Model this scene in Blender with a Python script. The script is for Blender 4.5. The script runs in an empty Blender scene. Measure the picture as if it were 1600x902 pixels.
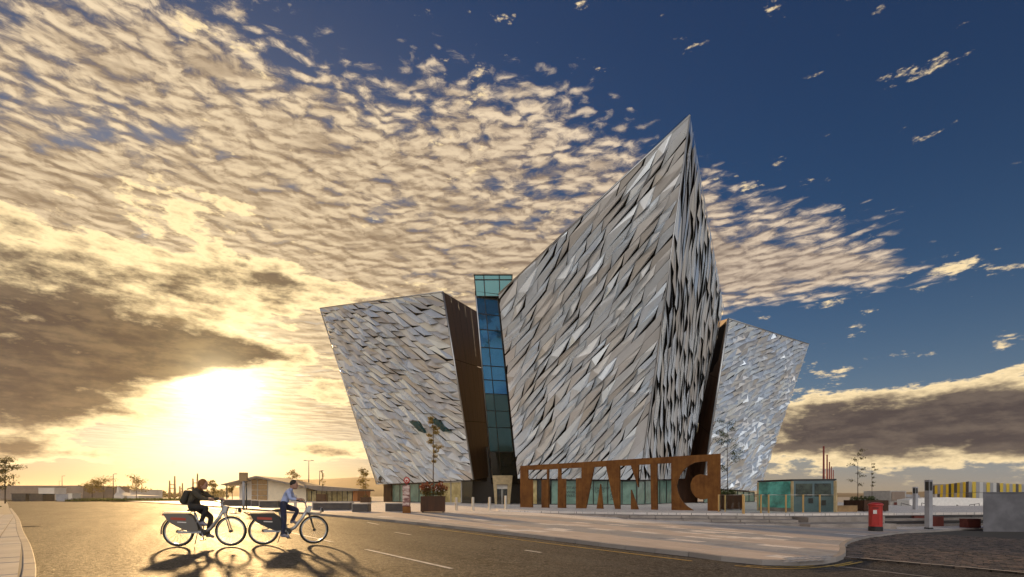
import bpy, bmesh, math, random
from mathutils import Vector, Matrix
R = math.radians
sc = bpy.context.scene
C = sc.collection

# ------------------------------------------------------------------ camera
CAM_Z = 1.2
FPX = 800.0
HZ = 775.0
cd = bpy.data.cameras.new('camera'); cam = bpy.data.objects.new('camera', cd); C.objects.link(cam)
cam.location = (0, 0, CAM_Z); cam.rotation_euler = (R(90), 0, 0)
cd.sensor_width = 36; cd.lens = 18; cd.shift_y = (HZ-451)/1600; cd.clip_start = .1; cd.clip_end = 20000
sc.camera = cam

# ------------------------------------------------------------------ exposure
sc.view_settings.view_transform = 'Standard'; sc.view_settings.look = 'None'
sc.view_settings.exposure = 0.9; sc.view_settings.gamma = 1.0
sc.render.engine = 'CYCLES'
sc.cycles.use_denoising = True
sc.cycles.max_bounces = 6; sc.cycles.diffuse_bounces = 3; sc.cycles.glossy_bounces = 3
sc.cycles.transparent_max_bounces = 8; sc.cycles.volume_bounces = 0
sc.cycles.sample_clamp_indirect = 8

# ------------------------------------------------------------------ sun and sky
SUN_AZ = math.atan2(-460, 800)                       # from +Y towards +X
SUN_EL = math.atan2(175, math.hypot(460, 800))
SUN_DIR = Vector((math.sin(SUN_AZ)*math.cos(SUN_EL), math.cos(SUN_AZ)*math.cos(SUN_EL), math.sin(SUN_EL)))
ld = bpy.data.lights.new('sun', 'SUN'); ld.energy = 3.4; ld.angle = R(1.8); ld.color = (1, .62, .26)
sun = bpy.data.objects.new('sun', ld); C.objects.link(sun)
sun.rotation_euler = SUN_DIR.to_track_quat('Z', 'Y').to_euler()

class G:
    """tiny expression builder on a node tree"""
    def __init__(s, nt): s.nt = nt
    def new(s, t, **k):
        n = s.nt.nodes.new(t)
        for a, b in k.items(): setattr(n, a, b)
        return n
    def put(s, inp, v):
        if isinstance(v, E): s.nt.links.new(v.s, inp)
        elif isinstance(v, bpy.types.NodeSocket): s.nt.links.new(v, inp)
        else:
            try: inp.default_value = v
            except Exception: inp.default_value = (*v, 1) if len(v) == 3 else v
    def m(s, op, *a, clamp=False):
        n = s.new('ShaderNodeMath', operation=op, use_clamp=clamp)
        for i, v in enumerate(a): s.put(n.inputs[i], v)
        return E(s, n.outputs[0])
    def vec(s, x, y, z=0.0):
        n = s.new('ShaderNodeCombineXYZ')
        for i, v in enumerate((x, y, z)): s.put(n.inputs[i], v)
        return E(s, n.outputs[0])
    def sep(s, v):
        n = s.new('ShaderNodeSeparateXYZ'); s.put(n.inputs[0], v)
        return [E(s, o) for o in n.outputs]
    def noise(s, v, scale, detail=3.0, rough=.5, dist=0.0, dim='3D', col=False):
        n = s.new('ShaderNodeTexNoise', noise_dimensions=dim)
        s.put(n.inputs['Vector'], v); s.put(n.inputs['Scale'], scale); s.put(n.inputs['Detail'], detail)
        s.put(n.inputs['Roughness'], rough); s.put(n.inputs['Distortion'], dist)
        return E(s, n.outputs['Color' if col else 'Fac'])
    def voro(s, v, scale, feat='F1', smooth=.5, rnd=1.0, out='Distance', dim='3D'):
        n = s.new('ShaderNodeTexVoronoi', feature=feat, voronoi_dimensions=dim)
        s.put(n.inputs['Vector'], v); s.put(n.inputs['Scale'], scale); s.put(n.inputs['Randomness'], rnd)
        if feat == 'SMOOTH_F1': s.put(n.inputs['Smoothness'], smooth)
        return E(s, n.outputs[out])
    def ss(s, v, a, b, lo=0.0, hi=1.0, kind='SMOOTHSTEP'):
        n = s.new('ShaderNodeMapRange', interpolation_type=kind)
        for i, q in enumerate((v, a, b, lo, hi)): s.put(n.inputs[i], q)
        return E(s, n.outputs[0])
    def mix(s, f, a, b, kind='MIX'):
        n = s.new('ShaderNodeMix', data_type='RGBA', blend_type=kind)
        s.put(n.inputs[0], f)
        for i, v in ((6, a), (7, b)):
            s.put(n.inputs[i], (*v, 1) if isinstance(v, tuple) and len(v) == 3 else v)
        return E(s, n.outputs[2])
    def vm(s, op, a, b=None):
        n = s.new('ShaderNodeVectorMath', operation=op); s.put(n.inputs[0], a)
        if b is not None: s.put(n.inputs[3 if op == 'SCALE' else 1], b)
        return E(s, n.outputs['Value' if op in ('DOT_PRODUCT', 'LENGTH') else 'Vector'])
    def ramp(s, v, stops, kind='LINEAR'):
        n = s.new('ShaderNodeValToRGB'); s.put(n.inputs[0], v); n.color_ramp.interpolation = kind
        el = n.color_ramp.elements
        while len(el) < len(stops): el.new(.5)
        for e, (p, c) in zip(el, stops):
            e.position = p; e.color = (*c, 1) if len(c) == 3 else c
        return E(s, n.outputs[0])
class E:
    def __init__(s, g, sock): s.g = g; s.s = sock
    def __add__(s, o): return s.g.m('ADD', s, o)
    __radd__ = __add__
    def __mul__(s, o): return s.g.m('MULTIPLY', s, o)
    __rmul__ = __mul__
    def __sub__(s, o): return s.g.m('SUBTRACT', s, o)
    def __rsub__(s, o): return s.g.m('SUBTRACT', o, s)
    def __truediv__(s, o): return s.g.m('DIVIDE', s, o)

def build_world():
    w = bpy.data.worlds.new('World'); sc.world = w; w.use_nodes = True
    nt = w.node_tree; nt.nodes.clear(); g = G(nt)
    out = g.new('ShaderNodeOutputWorld'); bg = g.new('ShaderNodeBackground')
    nt.links.new(bg.outputs[0], out.inputs[0])
    tc = g.new('ShaderNodeTexCoord')
    d = E(g, tc.outputs['Generated'])
    x, y, z = g.sep(d)
    sky = g.new('ShaderNodeTexSky', sky_type='NISHITA', sun_disc=False)
    sky.sun_elevation = SUN_EL; sky.sun_rotation = SUN_AZ; sky.altitude = 0
    sky.air_density = 1.0; sky.dust_density = .6; sky.ozone_density = 3.0
    hs = g.new('ShaderNodeHueSaturation'); hs.inputs['Saturation'].default_value = 1.45; hs.inputs['Value'].default_value = .235
    nt.links.new(sky.outputs[0], hs.inputs['Color'])
    base = g.mix(1.0, E(g, hs.outputs[0]), (.065, .027, .08), 'ADD')       # a little violet: deep evening blue
    K = 5.8                                             # background strength is 0.1
    def col(r, gg, b, f=1.0): return (r*K*f, gg*K*f, b*K*f)
    deg = 57.29578
    az = g.m('ARCTAN2', x, y)*deg
    el = g.m('ARCSINE', z)*deg
    zc = g.m('MAXIMUM', z, .03)
    px, py = x/zc, y/zc
    ca = g.vm('DOT_PRODUCT', d, tuple(SUN_DIR))
    th = g.m('ARCCOSINE', g.m('MINIMUM', ca, .99999))*deg  # angle from the sun, degrees
    # glow of the low sun in the air and warm light along the horizon
    near = g.m('EXPONENT', th*(-1/3.4))
    wide = g.m('EXPONENT', th*(-1/13.0))
    hor = g.m('EXPONENT', g.m('MAXIMUM', el, 0.0)*(-1/3.6))
    towards = g.ss(ca, -.4, 1.0)
    horw = hor*(towards*.75+.25)
    base = g.mix(g.m('EXPONENT', g.m('MAXIMUM', el, 0.0)*(-1/9.0))*.8, base, col(.26, .35, .47))   # pale air low down
    c0 = g.mix(horw*.95, base, col(.40, .26, .09))
    c0 = g.mix(1.0, c0, g.vm('SCALE', col(1.0, .66, .26), wide*.26), 'ADD')
    c0 = g.mix(1.0, c0, g.vm('SCALE', col(1.0, .86, .55), near*7.0), 'ADD')
    # ---- high rippled cloud sheet
    s2 = Vector((SUN_DIR.x, SUN_DIR.y)).normalized()
    azr = g.m('ARCTAN2', x, y); lnr = g.m('LOGARITHM', g.m('SQRT', px*px+py*py), 2.718282)
    def dens(du, dv):
        v0 = g.vec(azr+du, lnr*1.38+dv+azr*.06)
        wob = g.noise(v0, 9.0, 3, .6, col=True, dim='2D')
        wv = g.vm('ADD', v0, g.vm('SCALE', g.vm('SUBTRACT', wob, (.5, .5, .5)), .060))
        cell = g.voro(wv, 24, 'SMOOTH_F1', .55, dim='2D')
        fine_n = g.noise(wv, 30, 6, .66, dim='2D')
        return (1-cell*1.15)*.50 + fine_n*.85
    dA = dens(0.0, 0.0)
    dB = dens(-.003, .014)
    big = g.noise(g.vec(px*.8+3.1, py*1.25), 1.5, 5, .6, dim='2D')
    edge = py-px*.46                                      # the sheet ends along a line
    cov = g.m('MAXIMUM', g.ss(edge, .76, 1.55), g.ss(py, -.2, -.9))      # and a second, unseen field added behind the camera to light the facade
    ratio = px/g.m('MAXIMUM', py, .05)
    clear_low = g.ss(py+px*.656, 3.0, 4.1)*g.ss(ratio, .12, .5)
    thick = g.m('MAXIMUM', g.ss(py-px*.32, 1.1, 2.2), g.ss(py, -.4, -1.2))                    # thicker towards the sun and in the added field behind
    hid = cov*(1-clear_low)
    val = dA+(big-.5)*1.35+cov*.25+thick*.32+g.ss(py, -.4, -1.2)*.12-(1-hid)*1.1
    a1 = g.ss(val, .60, 1.12)
    body = g.ss(val, .95, 1.6)
    lit = g.ss(dA-dB, -.24, .22)
    sunside = g.ss(th, 60.0, 8.0)
    facing = g.ss(ca, .2, -.7)                           # unseen clouds opposite the sun, brightened and whitened to light the facade
    hi = g.mix(sunside, g.mix(facing, col(.72, .575, .43), col(2.1, 1.98, 1.84)), col(.92, .72, .46))
    lo = g.mix(sunside, g.mix(facing, col(.235, .178, .145), col(1.22, 1.18, 1.16)), col(.28, .195, .12))
    puff = g.ss(dA+(big-.5)*.5, .50, .95)
    c1 = g.mix(g.m('MULTIPLY', puff*.62+lit*.45, 1-body*.30, clamp=True), lo, hi)
    patch = g.noise(g.vec(azr*1.0+2.0, lnr*2.2), 6.5, 4, .6, dim='2D')
    c1 = g.mix(g.ss(patch, .50, .72)*.55, c1, lo)
    c1 = g.mix(1.0, c1, g.vm('SCALE', col(1.0, .80, .45), near*3.2), 'ADD')      # thin cloud glows near the sun
    c = g.mix(a1*g.ss(el, 1.5, 9.0), c0, c1)
    # ---- low heavy banks
    ev = g.vec(az*.052, el*.16)
    wob2 = g.noise(ev, 1.1, 2, .5, col=True, dim='2D')
    ev2 = g.vm('ADD', ev, g.vm('SCALE', g.vm('SUBTRACT', wob2, (.5, .5, .5)), .7))
    n2 = g.noise(ev2, 1.6, 5, .6, dim='2D')
    n3 = g.noise(g.vec(az*.11+7.0, el*.5), 1.6, 4, .6, dim='2D')
    def blob(a, e, ra, re, tilt=0.0, p=1.0):
        u = (az-a)/ra; v = (el-e-(az-a)*tilt)/re
        return g.m('EXPONENT', (u*u+v*v)*-1.0)*p
    n4 = g.noise(g.vec(az*.16, el*.42), 2.2, 5, .65, dim='2D')
    L = blob(-42, 12.8, 15, 5.0, .05, 1.6)+blob(-28.5, 13.2, 7.0, 2.5, .02, 1.35)+blob(-50, 6.6, 13, 3.2, .06, 1.2)+blob(-27, 20.5, 12, 2.6, 0, .95)+blob(-48, 19.5, 9, 3.0, 0, .75)+blob(-19.5, 10.2, 5.2, 1.4, 0, 1.0)+blob(-18, 4.9, 7, 1.0, .02, .95)+blob(-33, 8.0, 2.8, 1.3, .25, .85)+blob(-13, 14, 5, 1.8, 0, .85)+blob(-33, 25.5, 5, 1.6, 0, .55)+blob(-50, 3.4, 12, 1.1, .03, .8)+blob(-8, 7.5, 6, 1.2, 0, .7)
    L = L+blob(42, 5.8, 17, 3.3, 0, 1.75)+blob(31, 8.6, 7, 1.7, 0, .6)+blob(64, 6.6, 16, 3.2, 0, 1.1)+blob(110, 7, 22, 3.0, 0, .9)+blob(-95, 9, 24, 4, 0, 1.0)+blob(170, 7, 26, 3.4, 0, .6)+blob(-140, 8, 18, 3.0, 0, .6)
    hole = blob(-28.8, 10.3, 4.8, 2.2, .24, 3.2)+blob(-22.5, 7.4, 7.5, 1.7, .0, 1.2)+blob(-26, 15.8, 5.0, .8, 0, .7)+blob(-36, 5.0, 5, 1.2, .1, .6)
    v2 = L+(n2-.5)*1.5+(n3-.5)*.7+(n4-.5)*1.3-hole-.02
    a2 = g.ss(v2, .30, .58)
    core = g.ss(v2, .46, 1.30)
    sunny = g.m('EXPONENT', th*(-1/14.0))
    rim = g.mix(sunny, col(.98, .76, .44), col(1.5, 1.12, .56))
    dark = g.mix(sunny, col(.085, .066, .062), col(.06, .040, .026))
    streak = g.ss(n3*.5+n4*.5, .40, .66)
    dark = g.mix(streak*.42, dark, g.mix(sunny, col(.26, .20, .15), col(.46, .31, .13)))
    c2 = g.mix(core, rim, dark)
    c = g.mix(a2*g.ss(el, -.5, 3.0), c, c2)
    c = g.mix(1.0, c, g.vm('SCALE', col(1.0, .80, .45), g.m('EXPONENT', th*(-1/1.5))*1.5), 'ADD')
    nt.links.new(c.s, bg.inputs[0]); bg.inputs[1].default_value = .1
    w.cycles.sampling_method = 'MANUAL'; w.cycles.sample_map_resolution = 256
    return w
build_world()

# ------------------------------------------------------------------ helpers
random.seed(7)
def P(x, y, d):
    """the point at depth d seen at photo coordinate x, y (1600 wide)"""
    return Vector(((x-800)/FPX*d, d, CAM_Z+(HZ-y)/FPX*d))
def ray(x, y): return Vector(((x-800)/FPX, 1, (HZ-y)/FPX))
def gz(X):
    """fall of the street towards the right"""
    if X <= -9: return 0.0
    if X < -3: return -.03*(X+9)**2/12
    if X < 24: return -.03*(X+6)
    return -.9
def ground_at(x, y, off=0.0):
    """where the sight line meets the sloping street (+off)"""
    r = ray(x, y); lo, hi = 1.0, 900.0
    f = lambda t: CAM_Z+r.z*t-gz(r.x*t)-off
    for _ in range(60):
        m = (lo+hi)/2
        if f(m) > 0: lo = m
        else: hi = m
    return Vector((r.x*lo, lo, CAM_Z+r.z*lo))
def level_at(x, y, z=0.0):
    r = ray(x, y); t = (z-CAM_Z)/r.z
    return Vector((r.x*t, t, z))
def on_plane(x, y, p0, n):
    r = ray(x, y); o = Vector((0, 0, CAM_Z))
    return o+r*((p0-o).dot(n)/r.dot(n))
WL = {}
def tag(o, label=None, cat=None, group=None, kind=None):
    if label: o['label'] = label
    if cat: o['category'] = cat
    if group: o['group'] = group
    if kind: o['kind'] = kind
    return o
def thing(name, label, cat, loc=(0, 0, 0), group=None, rz=0.0):
    o = bpy.data.objects.new(name, None); C.objects.link(o); o.empty_display_size = .3
    o.location = loc; o.rotation_euler = (0, 0, rz); WL[o.name] = Vector(loc)
    return tag(o, label, cat, group)
def copy_tree(o, parent=None):
    c = o.copy(); C.objects.link(c)
    if parent: c.parent = parent
    for ch in o.children: copy_tree(ch, c)
    return c
class MB:
    def __init__(s): s.v = []; s.f = []; s.m = []; s.sm = []
    def add(s, vs, fs, mi=0, smooth=False):
        b = len(s.v); s.v += [Vector(v) for v in vs]
        for f in fs: s.f.append([b+i for i in f]); s.m.append(mi); s.sm.append(smooth)
        return s
    def box(s, c, size, rz=0.0, mi=0, rx=0.0, ry=0.0):
        M = Matrix.Translation(Vector(c)) @ Matrix.Rotation(rz, 4, 'Z') @ Matrix.Rotation(ry, 4, 'Y') @ Matrix.Rotation(rx, 4, 'X')
        hx, hy, hz = [q/2 for q in size]
        vs = [M @ Vector((a*hx, b*hy, c_*hz)) for c_ in (-1, 1) for a, b in ((-1, -1), (1, -1), (1, 1), (-1, 1))]
        return s.add(vs, [(3, 2, 1, 0), (4, 5, 6, 7), (0, 1, 5, 4), (1, 2, 6, 5), (2, 3, 7, 6), (3, 0, 4, 7)], mi)
    def prism(s, poly, z0, z1, mi=0):
        n = len(poly); f0 = z0 if callable(z0) else (lambda p: z0); f1 = z1 if callable(z1) else (lambda p: z1)
        a = sum(poly[i][0]*poly[(i+1) % n][1]-poly[(i+1) % n][0]*poly[i][1] for i in range(n))
        if a < 0: poly = poly[::-1]
        vs = [(p[0], p[1], f0(p)) for p in poly]+[(p[0], p[1], f1(p)) for p in poly]
        fs = [tuple(range(n))[::-1], tuple(range(n, 2*n))]+[(i, (i+1) % n, n+(i+1) % n, n+i) for i in range(n)]
        return s.add(vs, fs, mi)
    def tube(s, pts, r, n=8, mi=0, cap=True, smooth=True):
        pts = [Vector(p) for p in pts]; rs = r if isinstance(r, (list, tuple)) else [r]*len(pts)
        vs = []; up = None
        for i, p in enumerate(pts):
            t = (pts[min(i+1, len(pts)-1)]-pts[max(i-1, 0)]).normalized()
            if up is None:
                up = Vector((0, 0, 1)) if abs(t.z) < .9 else Vector((1, 0, 0))
            a = t.cross(up).normalized(); b = a.cross(t).normalized(); up = b
            for k in range(n):
                q = 2*math.pi*k/n; vs.append(p+(a*math.cos(q)+b*math.sin(q))*rs[i])
        fs = [(i*n+k, i*n+(k+1) % n, (i+1)*n+(k+1) % n, (i+1)*n+k) for i in range(len(pts)-1) for k in range(n)]
        s.add(vs, fs, mi, smooth)
        if cap:
            b = len(s.v)-len(vs)
            s.f.append([b+k for k in range(n)][::-1]); s.m.append(mi); s.sm.append(False)
            e = b+(len(pts)-1)*n; s.f.append([e+k for k in range(n)]); s.m.append(mi); s.sm.append(False)
        return s
    def cyl(s, c, r, h, n=16, mi=0, r2=None):
        c = Vector(c); return s.tube([c, c+Vector((0, 0, h))], [r, r if r2 is None else r2], n, mi)
    def lathe(s, c, prof, n=20, mi=0):
        c = Vector(c); vs = []
        for r, z in prof:
            for k in range(n):
                q = 2*math.pi*k/n; vs.append(c+Vector((r*math.cos(q), r*math.sin(q), z)))
        fs = [(i*n+k, i*n+(k+1) % n, (i+1)*n+(k+1) % n, (i+1)*n+k) for i in range(len(prof)-1) for k in range(n)]
        fs.append(tuple(range(n))[::-1]); e = (len(prof)-1)*n; fs.append(tuple(range(e, e+n)))
        return s.add(vs, fs, mi, False)
    def ball(s, c, r, n=10, m=7, mi=0):
        c = Vector(c); r = Vector(r) if hasattr(r, '__len__') else Vector((r, r, r)); vs = []
        for i in range(m+1):
            ph = -math.pi/2+math.pi*i/m
            for k in range(n):
                q = 2*math.pi*k/n
                vs.append(c+Vector((r.x*math.cos(ph)*math.cos(q), r.y*math.cos(ph)*math.sin(q), r.z*math.sin(ph))))
        return s.add(vs, [(i*n+k, i*n+(k+1) % n, (i+1)*n+(k+1) % n, (i+1)*n+k) for i in range(m) for k in range(n)], mi, True)
    def build(s, name, mats, parent=None, local=False, bevel=0.0):
        me = bpy.data.meshes.new(name)
        me.from_pydata([tuple(v) for v in s.v], [], s.f)
        for m in (mats if isinstance(mats, (list, tuple)) else [mats]): me.materials.append(M_[m] if isinstance(m, str) else m)
        me.polygons.foreach_set('material_index', s.m); me.polygons.foreach_set('use_smooth', s.sm)
        me.update()
        o = bpy.data.objects.new(name, me); C.objects.link(o)
        if parent:
            o.parent = parent
            if not local: o.location = -WL.get(parent.name, Vector())
        WL[o.name] = Vector()
        if bevel:
            b = o.modifiers.new('bevel', 'BEVEL'); b.width = bevel; b.segments = 2; b.limit_method = 'ANGLE'; b.angle_limit = R(40)
        return o
def solo(mb, name, mats, label, cat, group=None, bevel=0.0):
    """a thing that is one mesh, its origin moved to its base"""
    v = mb.v; c = Vector((sum(p.x for p in v)/len(v), sum(p.y for p in v)/len(v), min(p.z for p in v)))
    mb.v = [p-c for p in v]; o = mb.build(name, mats, bevel=bevel); o.location = c; WL[o.name] = c
    return tag(o, label, cat, group)
def clip_poly(sub, clip):
    """subject clipped by a convex counter-clockwise polygon; points are tuples whose first two are x, y"""
    out = list(sub)
    for i in range(len(clip)):
        a, b = clip[i], clip[(i+1) % len(clip)]
        inp, out = out, []
        if not inp: return []
        side = lambda p: (b[0]-a[0])*(p[1]-a[1])-(b[1]-a[1])*(p[0]-a[0])
        for j in range(len(inp)):
            p, q = inp[j-1], inp[j]; sp, sq = side(p), side(q)
            if (sp < 0) != (sq < 0):
                t = sp/(sp-sq); out.append(tuple(p[k]+(q[k]-p[k])*t for k in range(len(p))))
            if sq >= 0: out.append(q)
    return out
def area2(p): return sum(p[i-1][0]*p[i][1]-p[i][0]*p[i-1][1] for i in range(len(p)))/2
def ccw(p): return p if area2(p) > 0 else p[::-1]
def sheet(name, poly, off, mat, cuts=True, zf=None):
    """a flat sheet draped on the sloping street"""
    zf = zf or (lambda X: gz(X)+off)
    bm = bmesh.new(); f = bm.faces.new([bm.verts.new((p[0], p[1], 0)) for p in poly])
    bmesh.ops.triangulate(bm, faces=bm.faces[:])
    if cuts:
        for X in [-9, -8, -7, -6, -5, -4, -3]+list(range(0, 25, 3)):
            bmesh.ops.bisect_plane(bm, geom=bm.verts[:]+bm.edges[:]+bm.faces[:], plane_co=(X, 0, 0), plane_no=(1, 0, 0))
    bmesh.ops.recalc_face_normals(bm, faces=bm.faces[:])
    for v in bm.verts: v.co.z = zf(v.co.x)
    for q in bm.faces:
        if q.normal.z < 0: q.normal_flip()
    bm.normal_update()
    for q in bm.faces:
        if q.normal.z < 0: q.normal_flip()
    me = bpy.data.meshes.new(name); bm.to_mesh(me); bm.free(); me.materials.append(M_[mat])
    o = bpy.data.objects.new(name, me); C.objects.link(o); WL[o.name] = Vector()
    return tag(o, kind='structure')

# ------------------------------------------------------------------ materials
M_ = {}
def mat(name, fn=None, base=(.5, .5, .5), rough=.6, metal=0.0, spec=.5, var=.0, vscale=3.0, bump=0.0, bscale=60.0, emit=None):
    m = bpy.data.materials.new(name); m.use_nodes = True; nt = m.node_tree; g = G(nt)
    b = nt.nodes['Principled BSDF']
    b.inputs['Base Color'].default_value = (*base, 1); b.inputs['Roughness'].default_value = rough
    b.inputs['Metallic'].default_value = metal; b.inputs['Specular IOR Level'].default_value = spec
    tc = g.new('ShaderNodeTexCoord'); ob = E(g, tc.outputs['Object'])
    if var:
        n = g.noise(ob, vscale, 5, .6)
        c = g.mix(g.ss(n, .3, .7), tuple(q*(1-var) for q in base), tuple(min(1, q*(1+var)) for q in base))
        nt.links.new(c.s, b.inputs['Base Color'])
    if bump:
        n = g.noise(ob, bscale, 4, .6); bp = g.new('ShaderNodeBump'); bp.inputs['Strength'].default_value = bump
        bp.inputs['Distance'].default_value = .01
        nt.links.new(n.s, bp.inputs['Height']); nt.links.new(bp.outputs[0], b.inputs['Normal'])
    if fn: fn(g, b, ob)
    M_[name] = m
    return m
def f_panel(g, b, ob):
    at = g.new('ShaderNodeAttribute', attribute_name='tone'); t = E(g, at.outputs['Fac'])
    n = g.noise(ob, .55, 4, .6)
    c = g.ramp(t, [(0, (.60, .575, .535)), (.22, (.72, .72, .715)), (.5, (.76, .82, .87)), (1, (.78, .88, .99))])
    c = g.mix(g.ss(n, .4, .8)*.16, c, (.45, .42, .37))
    g.put(b.inputs['Base Color'], c)
    g.put(b.inputs['Roughness'], g.ss(t, 0, 1, .36, .22)+(n-.5)*.12)
def f_corten(g, b, ob):
    x, y, z = g.sep(ob)
    n = g.noise(ob, 1.3, 6, .65); n2 = g.noise(g.vec(x*6, y*6, z*.5), 1.0, 5, .6); n3 = g.noise(ob, 30, 3, .6)
    c = g.ramp(n*.55+n2*.3+n3*.15, [(.3, (.06, .022, .007)), (.45, (.15, .058, .015)), (.58, (.22, .094, .023)), (.72, (.31, .155, .05))])
    g.put(b.inputs['Base Color'], c)
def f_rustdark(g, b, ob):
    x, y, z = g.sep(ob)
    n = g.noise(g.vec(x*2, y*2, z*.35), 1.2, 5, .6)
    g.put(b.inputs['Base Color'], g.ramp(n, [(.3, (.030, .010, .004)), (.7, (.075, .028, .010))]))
def f_asphalt(g, b, ob):
    n = g.noise(ob, .25, 5, .6); n1 = g.noise(ob, 90, 3, .7); n2 = g.voro(ob, 60); nm = g.noise(ob, 9, 5, .8)
    x, y, z = g.sep(ob)
    worn = g.noise(g.vec(x*.8+y*.6, x*.05-y*.07), 1.3, 4, .55)       # lanes polished along the street
    c = g.mix(g.ss(n, .3, .7), (.030, .027, .026), (.053, .048, .045))
    c = g.mix(g.ss(n1, .45, .8)*.5, c, (.19, .17, .15))
    c = g.mix(g.ss(nm, .38, .62)*.75, c, (.026, .023, .022))
    c = g.mix(g.ss(worn, .55, .75)*.35, c, (.03, .027, .027))
    sp = g.new('ShaderNodeTexVoronoi', voronoi_dimensions='3D'); g.put(sp.inputs['Vector'], ob); sp.inputs['Scale'].default_value = 34
    spk = E(g, g.sep(E(g, sp.outputs['Color']))[0].s)
    c = g.mix(g.ss(spk, .70, .98)*.7, c, (.19, .17, .15)); c = g.mix(g.ss(spk, .3, .05)*.6, c, (.016, .015, .015))
    crack = g.voro(g.vm('ADD', ob, g.vm('SCALE', g.noise(ob, 1.5, 4, .6, col=True), .8)), .16, 'DISTANCE_TO_EDGE')
    c = g.mix(g.ss(crack, .006, .0015), c, (.012, .011, .011))
    g.put(b.inputs['Base Color'], c)
    g.put(b.inputs['Roughness'], g.ss(nm*.6+worn*.4, .35, .7, .74, .54))
    g.put(b.inputs['Specular IOR Level'], g.ss(nm*.8+n*.2, .40, .60, .06, .48))
    bp = g.new('ShaderNodeBump'); bp.inputs['Strength'].default_value = 1.0; bp.inputs['Distance'].default_value = .012
    g.put(bp.inputs['Height'], n2*.6+n1*.5+nm*2.4+spk*.7); g.nt.links.new(bp.outputs[0], b.inputs['Normal'])
def f_flags(a1, a2, sx, sy, rot):
    def fn(g, b, ob):
        x, y, z = g.sep(ob); cr, sr = math.cos(rot), math.sin(rot)
        u, v = x*cr+y*sr, y*cr-x*sr
        br = g.new('ShaderNodeTexBrick'); g.put(br.inputs['Vector'], g.vec(u, v)); br.inputs['Scale'].default_value = 1
        br.inputs['Brick Width'].default_value = sx; br.inputs['Row Height'].default_value = sy
        br.inputs['Mortar Size'].default_value = .008
        br.inputs['Color1'].default_value = (*a1, 1); br.inputs['Color2'].default_value = (*a2, 1)
        br.inputs['Mortar'].default_value = (.07, .065, .06, 1)
        n = g.noise(ob, .5, 5, .6); n1 = g.noise(ob, 40, 3, .6)
        c = g.mix(.5, E(g, br.outputs[0]), g.ramp(n*.8+n1*.2, [(.3, (.26, .24, .22)), (.7, (.52, .48, .44))]), 'MULTIPLY')
        c = g.mix(1.0, c, (1.45, 1.45, 1.45), 'MULTIPLY')
        g.put(b.inputs['Base Color'], c)
        bp = g.new('ShaderNodeBump'); bp.inputs['Strength'].default_value = .4; bp.inputs['Distance'].default_value = .01
        g.put(bp.inputs['Height'], E(g, br.outputs['Fac'])*-1.0+n1*.4); g.nt.links.new(bp.outputs[0], b.inputs['Normal'])
    return fn
def f_slab(c1, c2):
    def fn(g, b, ob):
        oi = g.new('ShaderNodeObjectInfo'); n = g.noise(ob, 1.1, 5, .6); n1 = g.noise(ob, 45, 3, .65)
        c = g.mix(E(g, oi.outputs['Random']), c1, c2)
        c = g.mix(g.ss(n, .3, .75)*.45, c, tuple(q*.55 for q in c1)); c = g.mix(g.ss(n1, .5, .8)*.3, c, tuple(q*.5 for q in c1))
        g.put(b.inputs['Base Color'], c)
    return fn
def f_leaf(c1, c2):
    def fn(g, b, ob):
        ge = g.new('ShaderNodeNewGeometry'); r = E(g, ge.outputs['Random Per Island'])
        g.put(b.inputs['Base Color'], g.mix(r, c1, c2))
        b.inputs['Subsurface Weight'].default_value = 0
        tr = g.new('ShaderNodeBsdfTranslucent'); g.put(tr.inputs[0], g.mix(r, tuple(q*1.6 for q in c1), tuple(q*1.6 for q in c2)))
        mx = g.new('ShaderNodeMixShader'); mx.inputs[0].default_value = .35
        g.nt.links.new(b.outputs[0], mx.inputs[1]); g.nt.links.new(tr.outputs[0], mx.inputs[2])
        o = [n for n in g.nt.nodes if n.type == 'OUTPUT_MATERIAL'][0]; g.nt.links.new(mx.outputs[0], o.inputs[0])
    return fn
mat('panel', f_panel, metal=.48, rough=.35)
mat('membrane', base=(.010, .009, .009), rough=.9, spec=.1)
mat('corten', f_corten, rough=.75, spec=.25)
mat('rust_dark', f_rustdark, rough=.55, metal=.25, spec=.4)
mat('soffit', base=(.045, .042, .04), rough=.6)
mat('edge_metal', base=(.45, .46, .47), rough=.35, metal=1.0)
mat('glass_blue', base=(.05, .27, .62), rough=.04, metal=.75, spec=.8)
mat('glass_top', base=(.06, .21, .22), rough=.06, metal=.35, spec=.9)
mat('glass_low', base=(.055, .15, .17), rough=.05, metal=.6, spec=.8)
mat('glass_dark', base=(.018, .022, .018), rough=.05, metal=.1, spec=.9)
mat('glass_green', base=(.155, .26, .215), rough=.10, spec=.8, var=.25, vscale=.8)
mat('glass_cyan', base=(.13, .50, .44), rough=.12, spec=.8, var=.45, vscale=1.1)
mat('glass_art', base=(.045, .06, .045), rough=.12, spec=.8, var=.7, vscale=2.2)
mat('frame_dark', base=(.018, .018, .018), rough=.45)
mat('frame_white', base=(.62, .60, .56), rough=.5)
mat('portal', base=(.48, .37, .20), rough=.55, var=.2, vscale=2)
mat('white', base=(.75, .73, .70), rough=.6, var=.06)
mat('cream_wall', base=(.70, .60, .44), rough=.75, var=.08, vscale=1)
mat('asphalt', f_asphalt, rough=.55, spec=.5)
mat('concrete', base=(.30, .285, .27), rough=.85, var=.18, vscale=.4, bump=.3, bscale=12)
mat('concrete_grey', base=(.33, .33, .355), rough=.8, var=.14, vscale=1.0, bump=.3, bscale=25)
mat('wall_grey', base=(.15, .15, .168), rough=.8, var=.25, vscale=.9, bump=.4, bscale=20)
mat('stone_step', base=(.30, .262, .235), rough=.75, var=.22, vscale=1.2, bump=.4, bscale=30)
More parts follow.
